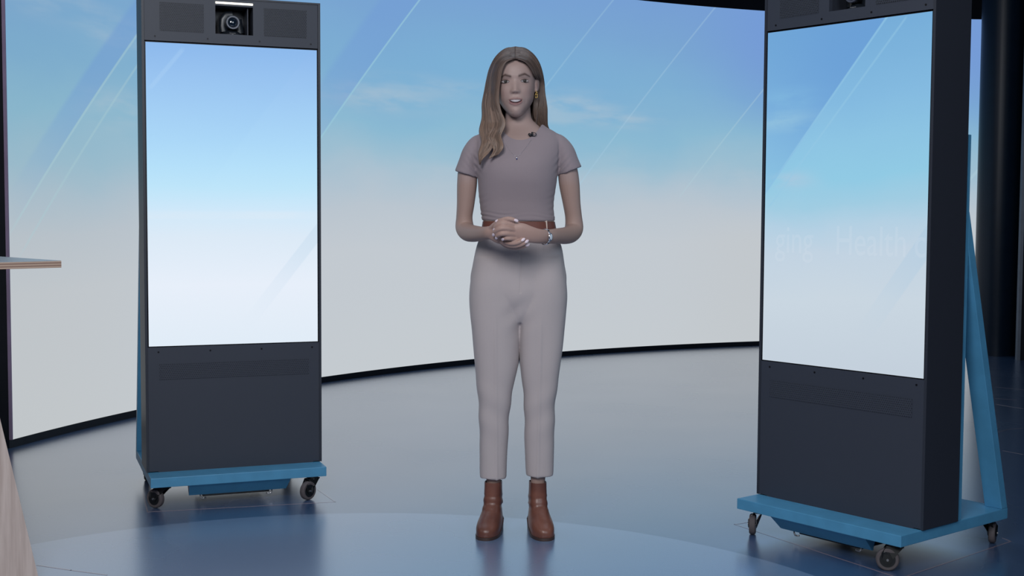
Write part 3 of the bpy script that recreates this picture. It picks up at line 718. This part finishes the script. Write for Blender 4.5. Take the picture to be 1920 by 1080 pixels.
brow = sst(ax_, .010, .016) * sst(ax_, .058, .050) * ga(hz, brow_c, .0046 - .0020 * sst(ax_, .03, .055))
paint(fm * brow * 1.1, (.085, .052, .045))
paint(fm * ga(ax_, .034, .017) * ga(hz, .1315, .0035) * .40, (.24, .135, .115))       # lid crease
paint(fm * ga(ax_, .034, .014) * ga(hz, .1125, .004) * .22, (.30, .17, .15))
paint(fm * ga(ax_, .0062, .0032) * ga(hz, .0798, .0022) * .55, (.12, .045, .04))
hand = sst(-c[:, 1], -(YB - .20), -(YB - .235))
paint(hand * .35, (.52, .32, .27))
set_tint(skin, rgb); adopt(skin)

# ---- eyes: balls with iris and pupil seated in the lids
def face_y(x, z):
    """forward surface (negative y) of the finished face at head-space x, z"""
    m = (np.abs(hx - x) < .004) & (np.abs(hz - z) < .004) & (hy < -.03)
    return (q2[m, 1] - HY).min() if m.any() else -.085
def patch(name, outline_top, outline_bot, x0, x1, yf, mat, n=24, rows=8, thick=.003, parent=None, bulge=0.):
    """thin curved shell between two outlines, in head space"""
    mb = MB(); F = []; B = []
    for i in range(n + 1):
        x = x0 + (x1 - x0) * i / n; zt, zb = outline_top(i / n), outline_bot(i / n)
        for j in range(rows + 1):
            z = zb + (zt - zb) * j / rows; y = yf(x, z) - bulge * (1 - (2 * j / rows - 1) ** 2)
            F.append(hp((x, y, z))); B.append(hp((x, y + thick, z)))
    R = rows + 1; N = len(F); f = []
    for i in range(n):
        for j in range(rows):
            a = i * R + j; f.append((a, a + R, a + R + 1, a + 1)); f.append((N + a, N + a + 1, N + a + R + 1, N + a + R))
    for i in range(n):
        f.append((i * R, N + i * R, N + (i + 1) * R, (i + 1) * R)); a = i * R + rows; f.append((a, a + R, N + a + R, N + a))
    mb.add(F + B, f); o = mb.build(name, mat, None, smooth=True); adopt(o)
    if parent: o.parent = parent
    return o
def eye_mat(name, cx, cz, cy):
    g = G(name); a = g.n('ShaderNodeAttribute', attribute_name='albedo'); return g.bsdf(a.outputs['Color'], .35, spec=.15)
M['eye'] = eye_mat('eye', 0, 0, 0)
for sx in (-1, 1):
    cx_, cz_ = sx * .0345, .1225; w_ = .0142
    y0 = float(np.mean(q2[(np.abs(hx - cx_) < .006) & (np.abs(hz - cz_) < .004) & (hy < -.03), 1] - HY))
    def fy(xx): return float(np.mean(q2[(np.abs(hx - xx) < .0022) & (np.abs(hz - cz_) < .003) & (hy < -.03), 1] - HY))
    ya, yb = fy(cx_ - w_), fy(cx_ + w_); ym = fy(cx_)
    def ye(x, z, cx_=cx_, cz_=cz_, ya=ya, yb=yb, ym=ym):
        k = (x - cx_) / w_; lin_ = ya + (yb - ya) * (k + 1) / 2
        return min(lin_ - .0008, ym - .0020 + .0030 * k * k) * 1. + (z - cz_) ** 2 * 14 - .0010
    top = lambda t: cz_ + .0060 * math.sin(PI * t) ** .75 - .0004 + (.0006 * (t if sx > 0 else 1 - t))
    bot = lambda t: cz_ - .0050 * math.sin(PI * t) ** .85 - .0004 + (.0006 * (t if sx > 0 else 1 - t))
    e = patch('eye', top, bot, cx_ - w_, cx_ + w_, ye, M['eye'], 40, 16)
    cc = coords(e) + np.array(OFF); qq = (cc - np.array(PIV)) @ Ri.T + np.array(PIV); ex, ez = qq[:, 0] - HX - cx_ - .0004, qq[:, 2] - HZ - cz_ - .0010
    rr_ = np.sqrt(ex ** 2 + ez ** 2); col_ = np.tile(np.array([.36, .32, .32]), (len(cc), 1))
    m1 = (rr_ < .0064)[:, None]; col_ = np.where(m1, np.array([.030, .025, .022]), col_); col_ = np.where((rr_ < .0028)[:, None], np.array([.006, .006, .007]), col_)
    set_tint(e, col_)
    P = [hp((cx_ - w_ * 1.06 + 2.12 * w_ * t, ye(cx_ - w_ + 2 * w_ * min(max(t, .05), .95), top(min(max(t, .02), .98))) - .0008, top(min(max(t, 0), 1)) + .0004)) for t in [i / 16 for i in range(17)]]
    o = MB().tube(P, [
 .0003 + .0006 * math.sin(PI * i / 16) ** .6 for i in range(17)], 8).build('eyelashes', M['lash'], None, smooth=True); adopt(o)
    P = [hp((cx_ - w_ + 2 * w_ * t, ye(cx_ - w_ + 2 * w_ * t, bot(t)) - .0004, bot(t) - .0002)) for t in [.1 + .8 * i / 16 for i in range(17)]]
    o = MB().tube(P, [.0004] * 17, 6).build('lower_lashes', M['lash'], None, smooth=True); adopt(o)
# teeth
yt = -.0905
ytf = lambda x, z: float((q2[(np.abs(hx) < .004) & (np.abs(hz - .0505) < .003) & (hy < -.03), 1] - HY).mean()) - .0022 + 12 * x * x
patch('teeth', lambda t: .0570 - .0006 * (2 * t - 1) ** 2, lambda t: .0485 + .0066 * (2 * t - 1) ** 2, -.0185, .0185, ytf, M['tooth'], 24, 4)

# ---- hair: locks combed from the parting and falling in front of her right and behind her left shoulder
g = G('brown_hair'); a = g.n('ShaderNodeAttribute', attribute_name='albedo')
u_, v_, _ = g.xyz(g.uv()); fib = g.noise(g.comb(g.mul(u_, 16.), g.mul(v_, .5)), 1., 3, .7)
colr = g.mix(g.mr(fib, .3, .7), a.outputs['Color'], g.mix(1., a.outputs['Color'], (2.1, 2.0, 1.9), 'MULTIPLY'))
M['hair'] = g.bsdf(colr, .42, spec=.35, bump=fib, bstr=.4, bdist=.001, Anisotropic=.4)
HV, HF, HC, HUV = [], [], [], []
def lock(P, rw, rt, c_root, c_tip, n=8, up=None, v0=None):
    P = spline(P, 5); N = len(P); C_ = [Vector(p[:3]) for p in P]; b0 = len(HV); prev = None; ph = random.random() * 10
    for i, p in enumerate(C_):
        t = (C_[min(i + 1, N - 1)] - C_[max(i - 1, 0)]).normalized(); f = i / (N - 1)
        out = Vector((p.x - HX, (p.y - HY - .01), 0)); out.z = max(0, p.z - HZ - .13) * 1.5
        a_ = out - t * out.dot(t); a_ = a_.normalized() if a_.length > 1e-5 else Vector((0, -1, 0)); b_ = t.cross(a_)
        w = rw * (1 - .86 * (max(0, f - .70) / .30) ** 1.4) * (1 if f > .04 else .6); th = rt * (1 - .6 * max(0, f - .6) / .4)
        for k in range(n):
            an = 2 * PI * k / n; HV.append(p + a_ * th * math.cos(an) + b_ * w * math.sin(an))
            HC.append(tuple(c_root[j] * (1 - f) + c_tip[j] * f for j in range(3))); HUV.append((ph + abs(2 * k / n - 1), f * 8))
    for i in range(N - 1):
        for k in range(n): HF.append((b0 + i * n + k, b0 + i * n + (k + 1) % n, b0 + (i + 1) * n + (k + 1) % n, b0 + (i + 1) * n + k))
    HF.append(tuple(b0 + k for k in range(n))[::-1]); HF.append(tuple(b0 + (N - 1) * n + k for k in range(n)))
DARK = (.052, .038, .036); MID = (.088, .062, .054); TIP = (.165, .112, .085)
def skull(az, z, grow):
    """point on the grown skull; az 0 = front, 90 = her left (+x)"""
    w, f, b = interp(head_keys, min(z, .236)); c_, s_ = math.sin(az), -math.cos(az)
    x = (w + grow) * math.copysign(abs(c_) ** .9, c_); y = ((f if s_ < 0 else b) + grow) * math.copysign(abs(s_) ** .9, s_)
    return (x, y, z)
# guide outlines on the figure sheet (u, v, depth): [inner/front edge, outer/back edge]
GL = [[(966, 111, -.078), (956, 113, -.082), (945.5, 119, -.084), (938.5, 133, -.082), (935, 150, -.078), (932.5, 170, -.072), (932.5, 192, -.070), (937, 212, -.074), (942, 232, -.082), (940, 254, -.100), (934, 275, -.118), (930, 290, -.124)],
      [(966, 91.5, .040), (947, 96, .045), (930, 111, .045), (920, 130, .035), (914.5, 150, .025), (910, 172, .010), (906.5, 196, -.004), (906, 220, -.022), (904, 244, -.052), (905, 266, -.090), (906, 288, -.108), (901, 309, -.112)]]
GR = [[(966, 111, -.078), (976, 112.5, -.080), (987, 118, -.078), (996, 129, -.068), (1002, 141, -.045), (1006, 151, .014), (1005, 168, .026), (1001, 186, .028), (999, 204, .026), (1001, 220, .030), (1007, 233, .038), (1014, 244, .050)],
      [(966, 91.5, .040), (984, 95, .052), (998, 105, .052), (1008, 120, .050), (1014, 138, .046), (1017.5, 158, .042), (1020, 180, .038), (1024, 203, .036), (1023.5, 222, .040), (1026, 236, .048), (1030, 246, .056), (1030, 250, .062)]]
tailA = [(226., 915.), (245., 912.5), (262., 914.), (276., 913.), (290., 907.), (310., 901.)]; tailB = [(226., 934.), (245., 931.), (258., 929.), (272., 931.), (284., 931.), (296., 926.), (304., 921.)]
def guide(Gd, t, j):
    a_, b_ = Gd[0][j], Gd[1][j]; return [a_[k] * (1 - t) + b_[k] * t for k in range(3)]
for Gd, side, cnt in ((GL, -1, 100), (GR, 1, 74)):
    for i in range(cnt):
        t = (i + random.random() * .6) / cnt; nlayer = random.random(); P = []
        ph = random.random() * 6; amp = random.uniform(.6, 1.6); wl = random.uniform(30, 46)
        cut = 0 if side > 0 else random.choice([0, 0, 0, 1, 1, 2])
        for j in range(len(Gd[0]) - cut):
            u, v, dy = guide(Gd, t, j)
            if side < 0 and j >= 8:                                 # two curling tails
                f_t = (v - 230) / 62; tb = (t - .38) if t > .38 else (t - .19)
                cen = interp(tailA if t > .38 else tailB, v); w_t = (46 if t > .38 else 52) * (1 - .74 * sst(v, 254, 306))
                k_ = min(1, (j - 7) / 2); u = u * (1 - k_) + (cen[0] - (tb - (.31 if t > .38 else 0)) * w_t) * k_; dy += .006 * math.sin(v / 40 * 2 * PI + t * 3); u += 3.2 * k_ * math.sin((v - 226) / 42 * 2 * PI + (1.2 if t > .38 else 0))
            elif False:
                pass
            elif False:
                k_ = (j - 6) / 5; u += 4.2 * k_ * math.sin(v / 44 * 2 * PI + 1.2 + (t > .45) * 1.6 + ph * .12); dy += .006 * k_ * math.cos(v / wl * 2 * PI + ph)
                gather = (929 if v < 262 else 922 - (v - 262) * .30 + (t < .35) * 6 * (1 - abs(v - 280) / 40)); u = u * (1 - .30 * k_) + gather * .30 * k_
            elif j >= 6: u += amp * .8 * math.sin(v / 30 * 2 * PI + ph)
            lay = (nlayer - .5) * .010 * min(1, j / 3)
            mid = math.sin(PI * t) * (.020 if 1 <= j <= 4 else .012) * (1 if j else 0)
            u += side * mid / U * .35
            pnt = D(u + side * lay / U * .4, v, dy)
            P.append(tuple(pnt))
        cr = DARK if random.random() < .6 else MID
        tv = random.uniform(.45, 1.15) * (1. if side < 0 else .45); tip = tuple(TIP[k] * tv for k in range(3))
        lock(P, random.uniform(.0085, .012) if side < 0 else .0105, .0035, cr, tip)
# crown and back of the head
for i in range(54):
    az = math.radians(106 + 148 * i / 53)
    P = []
    for k, z in enumerate((.2375, .228, .205, .17, .13, .09, .05, .01, -.03, -.055)):
        if z > .06: x, y, zz_ = skull(az, z, .011 - .004 * (k == 0))
        else:
            x, y, _ = skull(az, .09, .011); x *= .96 + .05 * math.sin(z * 60 + i); y = max(y, -.01) * (1 - .25 * (.06 - z) / .09); zz_ = z
        if k == 0: x, y = x * .3 + -.002, y * .5 + .02
        P.append(tuple(hp((x, y, zz_))))
    lock(P, .012, .004, DARK, tuple(q * .8 for q in MID))
# close-fitting underlayer so no scalp shows
def capring(z, f0):
    out = []
    for k in range(48):
        az = math.radians(f0) + (2 * PI - 2 * math.radians(f0)) * k / 47; out.append(hp(skull(az, z, .0065 - .0045 * float(sst(z, .185, .215)))))
    return out
rows_ = [(.2372, 8), (.232, 8), (.224, 10), (.214, 12), (.204, 34), (.190, 52), (.172, 66), (.150, 76), (.128, 90), (.106, 104), (.08, 112), (.055, 120)]
b0 = len(HV)
for z, f0 in rows_:
    for p in capring(z, f0): HV.append(p); HC.append(DARK); HUV.append((random.random(), z * 30))
for r in range(len(rows_) - 1):
    for k in range(47): HF.append((b0 + r * 48 + k, b0 + r * 48 + k + 1, b0 + (r + 1) * 48 + k + 1, b0 + (r + 1) * 48 + k))
hair = mesh_obj('hair', HV, HF, M['hair'], None, True)
uvl = hair.data.uv_layers.new(name='UVMap')
lv = np.empty(len(hair.data.loops), np.int32); hair.data.loops.foreach_get('vertex_index', lv)
uvl.data.foreach_set('uv', np.array(HUV, np.float32)[lv].ravel())
set_tint(hair, np.array(HC)); adopt(hair)

# ---- top
sh = MB()
tk = [(230, 934, 1014.5, .052, .070, .016), (238, 924, 1024, .058, .074, .015), (247, 906, 1041, .066, .078, .014), (257, 893, 1051, .080, .083, .013), (270, 886, 1056, .094, .090, .012), (290, 884, 1054, .110, .094, .010), (312, 889, 1048, .124, .092, .008),
      (334, 895, 1044.5, .124, .090, .006), (356, 897.5, 1041, .112, .087, .004), (376, 899.5, 1038, .103, .086, .004), (392, 901, 1037.5, .100, .086, .004), (404, 903, 1039.5, .100, .088, .005), (412, 904, 1041, .101, .090, .006)]
sh.loft(column(tk, 3, 2.35, n=64))
limb(sh, [(915, 264, .010, .030, .040), (899, 272, .008, .0375, .046), (887.5, 287, .006, .0395, .048), (881, 306, .004, .0415, .049), (874.5, 326, .004, .0425, .049)], 32, up=(1, 0, 0))
limb(sh, [(1027, 262, .010, .030, .040), (1043, 270, .008, .0385, .046), (1055, 284, .006, .0410, .048), (1061.5, 303, .004, .0430, .049), (1068, 320, .004, .0448, .049)], 32, up=(1, 0, 0))
shirt = remesh(sh, 'shirt', M['shirt'], .0035, 3, .5)
c = coords(shirt); nm = normals(shirt)
sx_ = (c[:, 0] - D(971, 260).x) / U; sv = (1.951431 + .0103 - c[:, 2]) / .0019537689   # back to sheet units
d_ = np.array([noise.noise(Vector((p[0] * 9, p[1] * 9, p[2] * 14))) for p in c]) * .0022
d_ += .0016 * np.sin(sv * .8 + np.sin(sx_ * .07) * 2.5) * ga(sv, 403, 7) * (.15 + 1.6 * np.array([abs(noise.noise(Vector((p_[0] * 11, 3, p_[2] * 14)))) for p_ in c]))          # gathers above the hem
d_ += .0012 * np.sin(sv * .55 + sx_ * .25) * sst(np.abs(sx_), 45, 66) * ga(sv, 380, 22) * (.2 + np.array([abs(noise.noise(Vector((p_[0] * 5, 7, p_[2] * 22)))) for p_ in c]))
for s_ in (-1, 1):                                                                     # pulls from the armpit and the sleeve seam
    d_ -= .0028 * ga(s_ * sx_ - (76 + (sv - 300) * -.02), 0, 2.2) * ga(sv, 292, 34)
    d_ += .0022 * np.sin((s_ * sx_ * .5 + sv * .45)) * ga(s_ * sx_, 82, 12) * ga(sv, 312, 22)
c += nm * d_[:, None]; setco(shirt, c)
# neckline opening
bm = bmesh.new(); bm.from_mesh(shirt.data); kill = []
ncx = D(975, 250).x
def necklim(p):
    k_ = abs(p.x - ncx) / (38.5 * U); back = sst(p.y, YB - .03, YB + .06)
    lo = D(0, 259).z * (1 - back) + D(0, 236).z * back
    return lo + (D(0, 231.5).z - lo) * min(k_, 1.05) ** 2.4
for f in bm.faces:
    p = f.calc_center_median(); k_ = abs(p.x - ncx) / (38.5 * U)
    if p.z > necklim(p) and k_ < 1.3: kill.append(f)
bmesh.ops.delete(bm, geom=kill, context='FACES')
for v in bm.verts:
    if v.is_boundary: v.co.z += max(-.004, min(.004, necklim(v.co) - v.co.z))
bm.to_mesh(shirt.data); bm.free()
adopt(shirt)
# neck band and sleeve hems as thin rolled edges
def band_on(name, pts, r, mat, closed=False, parent=None):
    o = MB().tube(pts, r, 8, closed=closed).build(name, mat, None, smooth=True); adopt(o)
    if parent: o.parent = parent
    return o

# ---- trousers
tr = MB()
hips = [(409, 908, 1037, .092, .090, .006), (428, 905, 1041, .094, .094, .008), (445, 899, 1047, .098, .102, .012), (462, 893, 1053.5, .100, .110, .016), (494, 885.8, 1058.5, .100, .118, .018), (525, 881.4, 1062.3, .098, .112, .020), (545, 890, 1054, .097, .098, .022), (562, 918, 1034, .091, .088, .024), (582, 944, 1007, .078, .075, .026), (602, 962, 989, .058, .055, .028)]
tr.loft(column(hips, 4, 2.5, n=64))
LL = [(480, 889, 980, .092, .108, .016), (500, 885.5, 979, .096, .108, .018), (530, 881, 978.5, .097, .105, .020), (556, 879.6, 978.6, .094, .100, .022), (585, 881.2, 977.8, .089, .095, .0235), (615, 884.4, 975.2, .0845, .090, .025), (645, 886.8, 973.4, .0805, .086, .0265), (680, 890, 971.4, .0755, .082, .028), (715, 893, 964.5, .070, .078, .030), (771, 896.4, 956, .063, .076, .034), (843, 898, 951.6, .055, .068, .040), (880, 898.8, 949.6, .052, .062, .043), (901, 899.5, 948.8, .051, .060, .044)]
RR = [(480, 971, 1056, .092, .108, .016), (500, 971, 1059, .096, .108, .018), (530, 971.2, 1062.5, .097, .105, .020), (556, 971.0, 1064.4, .094, .100, .022), (585, 971.4, 1062.4, .089, .095, .0235), (615, 973.4, 1059.4, .0845, .090, .025), (645, 974.8, 1056.2, .0805, .086, .0265), (680, 976.2, 1051.6, .0755, .082, .028), (715, 979.4, 1048, .070, .078, .030), (771, 983.6, 1042.6, .063, .076, .034), (843, 984.2, 1039.4, .055, .068, .040), (880, 985.2, 1039, .052, .062, .043), (897, 986.4, 1038.8, .051, .060, .044)]
tr.loft(column(LL, 5, 2.4, n=44)); tr.loft(column(RR, 5, 2.4, n=44))
trs = remesh(tr, 'trousers', M['trousers'], .0036, 9, .6)
c = coords(trs); nm = normals(trs)
sx_ = (c[:, 0] - D(975.5, 500).x) / U; sv = (1.951431 + .0103 - c[:, 2]) / .0019537689; fr = (nm[:, 1] < -.1)
d_ = np.array([noise.noise(Vector((p[0] * 12, p[1] * 8, p[2] * 4.5))) for p in c]) * .0045 * sst(sv, 440, 560)
lc = np.where(sx_ < 0, -47 + (sv - 500) * .012, 40 - (sv - 500) * .012)
d_ += .0030 * np.exp(-((sx_ - lc) / 2.6) ** 2) * fr * sst(sv, 560, 640)                  # pressed crease
d_ += .0014 * np.exp(-((sx_ - lc) / 2.0) ** 2) * fr * sst(sv, 500, 440)                  # pleat at the waist
d_ -= .0034 * np.exp(-((sx_ - 0.2) / 1.2) ** 2) * fr * (sv < 545)                        # fly seam
d_ -= .0010 * np.exp(-((sx_ - 76 - (sv - 470) * .12) / 1.4) ** 2) * fr * ((sv > 462) & (sv < 520))
d_ += .0030 * np.sin(sv * .13 + sx_ * .10) * ga(sv, 590, 34) * np.exp(-(np.abs(sx_) / 28) ** 2) * fr
d_ += .0022 * np.sin(sv * .10 + sx_ * .06 * np.sign(sx_)) * ga(sv, 770, 50)
d_ += .0008 * np.sin(sx_ * .22) * sst(sv, 850, 900)
setco(trs, c + nm * d_[:, None]); adopt(trs)
# belt, waistband edge and loops
def waist(v0, v1, grow, n=72):
    rr_ = []
    for v in (v0, v0 + .6, v1 - .6, v1):
        ul, ur, f, b, cy = interp(hips, v); cpt = D((ul + ur) / 2, v); gg = grow - (.001 if v in (v0, v1) else 0)
        rr_.append(ring(cpt.x, YB + cy, cpt.z, (ur - ul) / 2 * U + gg, f + gg, b + gg, 2.5, n))
    return rr_
o = MB().loft(waist(413.5, 427.5, .0045)).build('belt', M['belt'], None, smooth=False); autosmooth(o, .6); adopt(o); o.location.z = 0
o = MB().loft(waist(410.6, 413.2, .0030)).build('waistband', M['stitch'], None); autosmooth(o, .6); adopt(o)
for lu in (1023.5,):
    ul, ur, f, b, cy = interp(hips, 420); hw = (ur - ul) / 2; k_ = (lu - (ul + ur) / 2) / hw
    yy = cy - f * (1 - abs(k_) ** 2.5) ** (1 / 2.5) - .006
    A = [D(lu - 2.2, 412, yy), D(lu + 2.2, 412, yy), D(lu + 3.0, 429, yy - .001), D(lu - 1.4, 429, yy - .001)]
    o = MB().add(A + [p + Vector((0, .004, 0)) for p in A], [(0, 1, 2, 3), (7, 6, 5, 4), (0, 4, 5, 1), (1, 5, 6, 2), (2, 6, 7, 3), (3, 7, 4, 0)]).build('belt_loop', M['stitch'], None); adopt(o); o.parent = trs

# ---- boots
def make_boot(cu, toe_u, heel_u, sgn):
    ank = D(cu, 940, .045); base_x = ank.x; gy = YB + .045
    ang = math.atan2((D(toe_u, 1010).x - D(heel_u, 1010).x), .20)
    Rz = Matrix.Rotation(ang * 1.0, 3, 'Z'); 
    def bp(x, y, z): v = Rz @ Vector((x, y, 0)); return (base_x + v.x, gy + v.y, z)
    keys = [(.009, .020, .046, -.155, .052), (.018, .020, .0435, -.158, .054), (.032, .018, .0440, -.156, .055), (.044, .016, .0432, -.147, .056), (.056, .012, .0412, -.128, .056), (.066, .008, .0390, -.104, .054), (.080, .004, .0362, -.078, .052),
            (.095, .002, .0345, -.060, .049), (.115, 0, .0335, -.048, .045), (.14, 0, .0325, -.042, .041), (.165, 0, .0315, -.040, .040), (.186, 0, .0312, -.040, .041)]
    rings = []
    for i in range(44):
        z = .009 + (.177) * i / 43; _, hw, fy, by = interp([(k[0], k[1], k[2], k[3], k[4]) for k in keys], z)
        if z < .013: hw = .0430
        out = []
        for k in range(40):
            t = 2 * PI * k / 40; c_, s_ = math.cos(t), math.sin(t); cy_ = (fy + by) / 2; hl = (by - fy) / 2
            e = 2.6; x = hw * math.copysign(abs(c_) ** (2 / e), c_); y = cy_ + hl * math.copysign(abs(s_) ** (2 / e), s_)
            if z < .10: x *= 1 - .17 * min(1, max(0, (y + .03) / .07)) - .05 * max(0, (-.11 - y) / .05)
            lift = max(0, min(1, (y + .085) / .075)) * .040 if z < .055 else 0
            zz_ = max(z, .009 + lift) if lift else z
            wr = .0012 * math.sin(z * 190 + y * 60 + sgn) * (1 if .085 < z < .14 else 0)
            out.append(bp(x + wr * c_, y + wr * s_, zz_ - .012 * (z > .17) * max(0, -y / .04) * .0))
        rings.append(out)
    top_ = rings[-1]; cc_ = sum((Vector(q_) for q_ in top_), Vector()) / len(top_)
    for sc_, dz_ in ((.93, 0.), (.90, -.02), (.86, -.04)): rings.append([tuple(cc_ + (Vector(q_) - cc_) * sc_ + Vector((0, 0, dz_))) for q_ in top_])
    b = MB().loft(rings).build('boot', M['boot'], None, smooth=True); autosmooth(b, 1.0); adopt(b)
    # dark inner mouth
    def outline(grow, y0, y1, z0, z1):
        poly = []
        for k in range(48):
            t = 2 * PI * k / 48; c_, s_ = math.cos(t), math.sin(t); cy_ = -.051; hl = .106 + grow
            x = (.0435 + grow) * math.copysign(abs(c_) ** (2 / 2.7), c_); y = cy_ + hl * math.copysign(abs(s_) ** (2 / 2.7), s_)
            x *= 1 - .17 * min(1, max(0, (y + .03) / .07)) - .05 * max(0, (-.11 - y) / .05)
            poly.append((x, y))
        return poly
    R_ = []
    po = outline(.0018, 0, 0, 0, 0)
    def sole_h(y, top): l = max(0, min(1, (y + .085) / .075)) * .040; return l + (.0105 if top else 0.0005) if top or l > 0 else 0.0005
    lo = [bp(x, y, sole_h(y, False)) for x, y in po]; hi = [bp(x, y, sole_h(y, True)) for x, y in po]
    s1 = MB().loft([lo, hi]).build('sole', M['sole'], None); autosmooth(s1, .8); adopt(s1); s1.parent = b
    hk = []
    for z, sc in ((.0005, .92), (.02, .93), (.0405, 1.0)):
        hk.append([bp(x * .035 * sc, .020 + y * .033 * sc + (1 - sc) * .02, z) for x, y in [(math.copysign(abs(math.cos(t)) ** .6, math.cos(t)), math.copysign(abs(math.sin(t)) ** .6, math.sin(t))) for t in [2 * PI * k / 28 for k in range(28)]]])
    h1 = MB().loft(hk).build('heel', M['sole'], None); autosmooth(h1, .8); adopt(h1); h1.parent = b
    return b
make_boot(924.5, 913, 934, -1); make_boot(1008.5, 1017.5, 998, 1)

# ---- nails
def nail(key, du, dv, lift=.0):
    P = fingers[key]; a_, b_ = P[-2], P[-1]
    p = D(a_[0] * .45 + b_[0] * .55 + du, a_[1] * .45 + b_[1] * .55 + dv, a_[2] - .0055 - lift); d0 = (D(b_[0], b_[1], b_[2]) - D(a_[0], a_[1], a_[2])).normalized()
    nrm = Vector((0, -1, 0)); side = d0.cross(nrm).normalized(); nrm = side.cross(d0).normalized(); Rm = Matrix((side, d0, nrm)).transposed()
    o = MB().sphere(p + d0 * .002, (.0050, .0085, .0022), 16, 10, Rm).build('fingernail', M['nail'], None, smooth=True); adopt(o)
for k_, du, dv in (('Li', 0, 0), ('Lm', 0, 0), ('Lr', 0, 0), ('Lp', 0, 0), ('Rt', 0, -.5), ('Rm', 0, 0), ('Rr', 0, 0), ('Rp', 0, 0), ('Lt', 0, 0)): nail(k_, du, dv)

# ---- wristwatch, bracelet
wc = D(1021.5, 442.5, -.201); dirv = (D(1012, 441.5, -.222) - D(1034, 442.5, -.170)).normalized()
sd = Vector((0, 0, 1)); sd = (sd - dirv * sd.dot(dirv)).normalized(); fw = dirv.cross(sd).normalized()
if fw.y > 0: fw = -fw
wp_ = [wc + sd * (.0275 * math.cos(t)) + fw * (.0222 * math.sin(t)) for t in [2 * PI * i / 40 for i in range(40)]]
mbw = MB().tube(wp_, [(.0016, .0042)] * 40, 8, closed=True, up=(0, 0, 1))
watch = mbw.build('wristwatch', M['silver'], None, smooth=True); adopt(watch)
Rw = Matrix((sd, dirv, fw)).transposed()
o = MB().sphere(wc + fw * .0245, (.0150, .0105, .0050), 24, 12, Rw).build('watch_case', M['silver'], None, smooth=True); adopt(o); o.parent = watch
o = MB().sphere(wc + fw * .0278, (.0105, .0072, .0026), 24, 12, Rw).build('watch_dial', simple('white_dial', (205, 215, 225), .2), None, smooth=True); adopt(o); o.parent = watch
for s_ in (-1, 1):
    for k in range(3):
        t = PI / 2 + s_ * (.62 + .22 * k); o = MB().sphere(wc + sd * (.0285 * math.cos(t)) + fw * (.0235 * math.sin(t)), (.0026, .0052, .0022), 12, 8, Rw).build('bracelet_link', M['silver'] if k != 1 else M['mic'], None, smooth=True); adopt(o); o.parent = watch
# ---- earring: a short chain with a heavy gold link
e0 = hp((.0745, -.010, .090))
er_ = None
for k, (dz, r_, t_) in enumerate(((0, .0032, .0010), (-.007, .0036, .0011), (-.0155, .0055, .0018))):
    cpt = e0 + Vector((.001 * (k % 2), -.002, dz)); P = [cpt + Vector((r_ * .75 * math.cos(a_), .001 * math.sin(2 * a_), r_ * 1.35 * math.sin(a_))) for a_ in [2 * PI * i / 20 for i in range(20)]]
    o = MB().tube(P, t_, 8, closed=True).build('earring' if k == 0 else 'earring_link', M['gold'], None, smooth=True); adopt(o)
    if k == 0: er_ = o
    else: o.parent = er_
# ---- necklace
def chest_y(u, v):
    f = interp([(k[0],) + k[1:] for k in tk], v); hw = (f[1] - f[0]) / 2; k_ = min(.98, abs(u - (f[0] + f[1]) / 2) / hw); return f[4] - f[2] * (1 - k_ ** 2.35) ** (1 / 2.35)
P = [D(u, v, chest_y(u, v) - .0035) for u, v in ((944, 262), (950, 273), (957, 283), (963, 290), (968.4, 293), (974, 290), (981, 282), (989, 272), (996, 262))]
nk = MB().tube([Vector(p) for p in spline(P, 4)], .00022, 6).build('necklace', M['silver'], None, smooth=True); adopt(nk)
pp = D(968.6, 295.5, chest_y(968.6, 295.5) - .005)
o = MB().sphere(pp, (.0028, .002, .0036), 12, 8).build('pendant', M['silver'], None, smooth=True); adopt(o); o.parent = nk
o = MB().sphere(pp + Vector((.0004, -.0005, -.004)), (.0022, .002, .0026), 12, 8).build('pendant_stone', simple('blue_stone', (60, 60, 130), .1), None, smooth=True); adopt(o); o.parent = nk
# ---- clip microphone
mp = D(998, 252.3, chest_y(998, 253) - .008); Rm = Matrix.Rotation(math.radians(28), 3, 'Y')
lm = MB().sphere(mp + Vector((-.008, 0, -.001)), (.008, .0055, .0055), 16, 10, Rm)
lm.box(mp.x - .004, mp.x + .003, mp.y - .003, mp.y + .006, mp.z - .006, mp.z + .009)
lmo = lm.build('lapel_microphone', M['mic'], None, smooth=True); adopt(lmo)
P = [mp + Vector((.006 + .0075 * math.cos(a_), -.002, .0005 + .0058 * math.sin(a_))) for a_ in [2 * PI * i / 20 for i in range(20)]]
o = MB().tube(P, .0013, 8, closed=True).build('clip_loop', M['mic'], None, smooth=True); adopt(o); o.parent = lmo
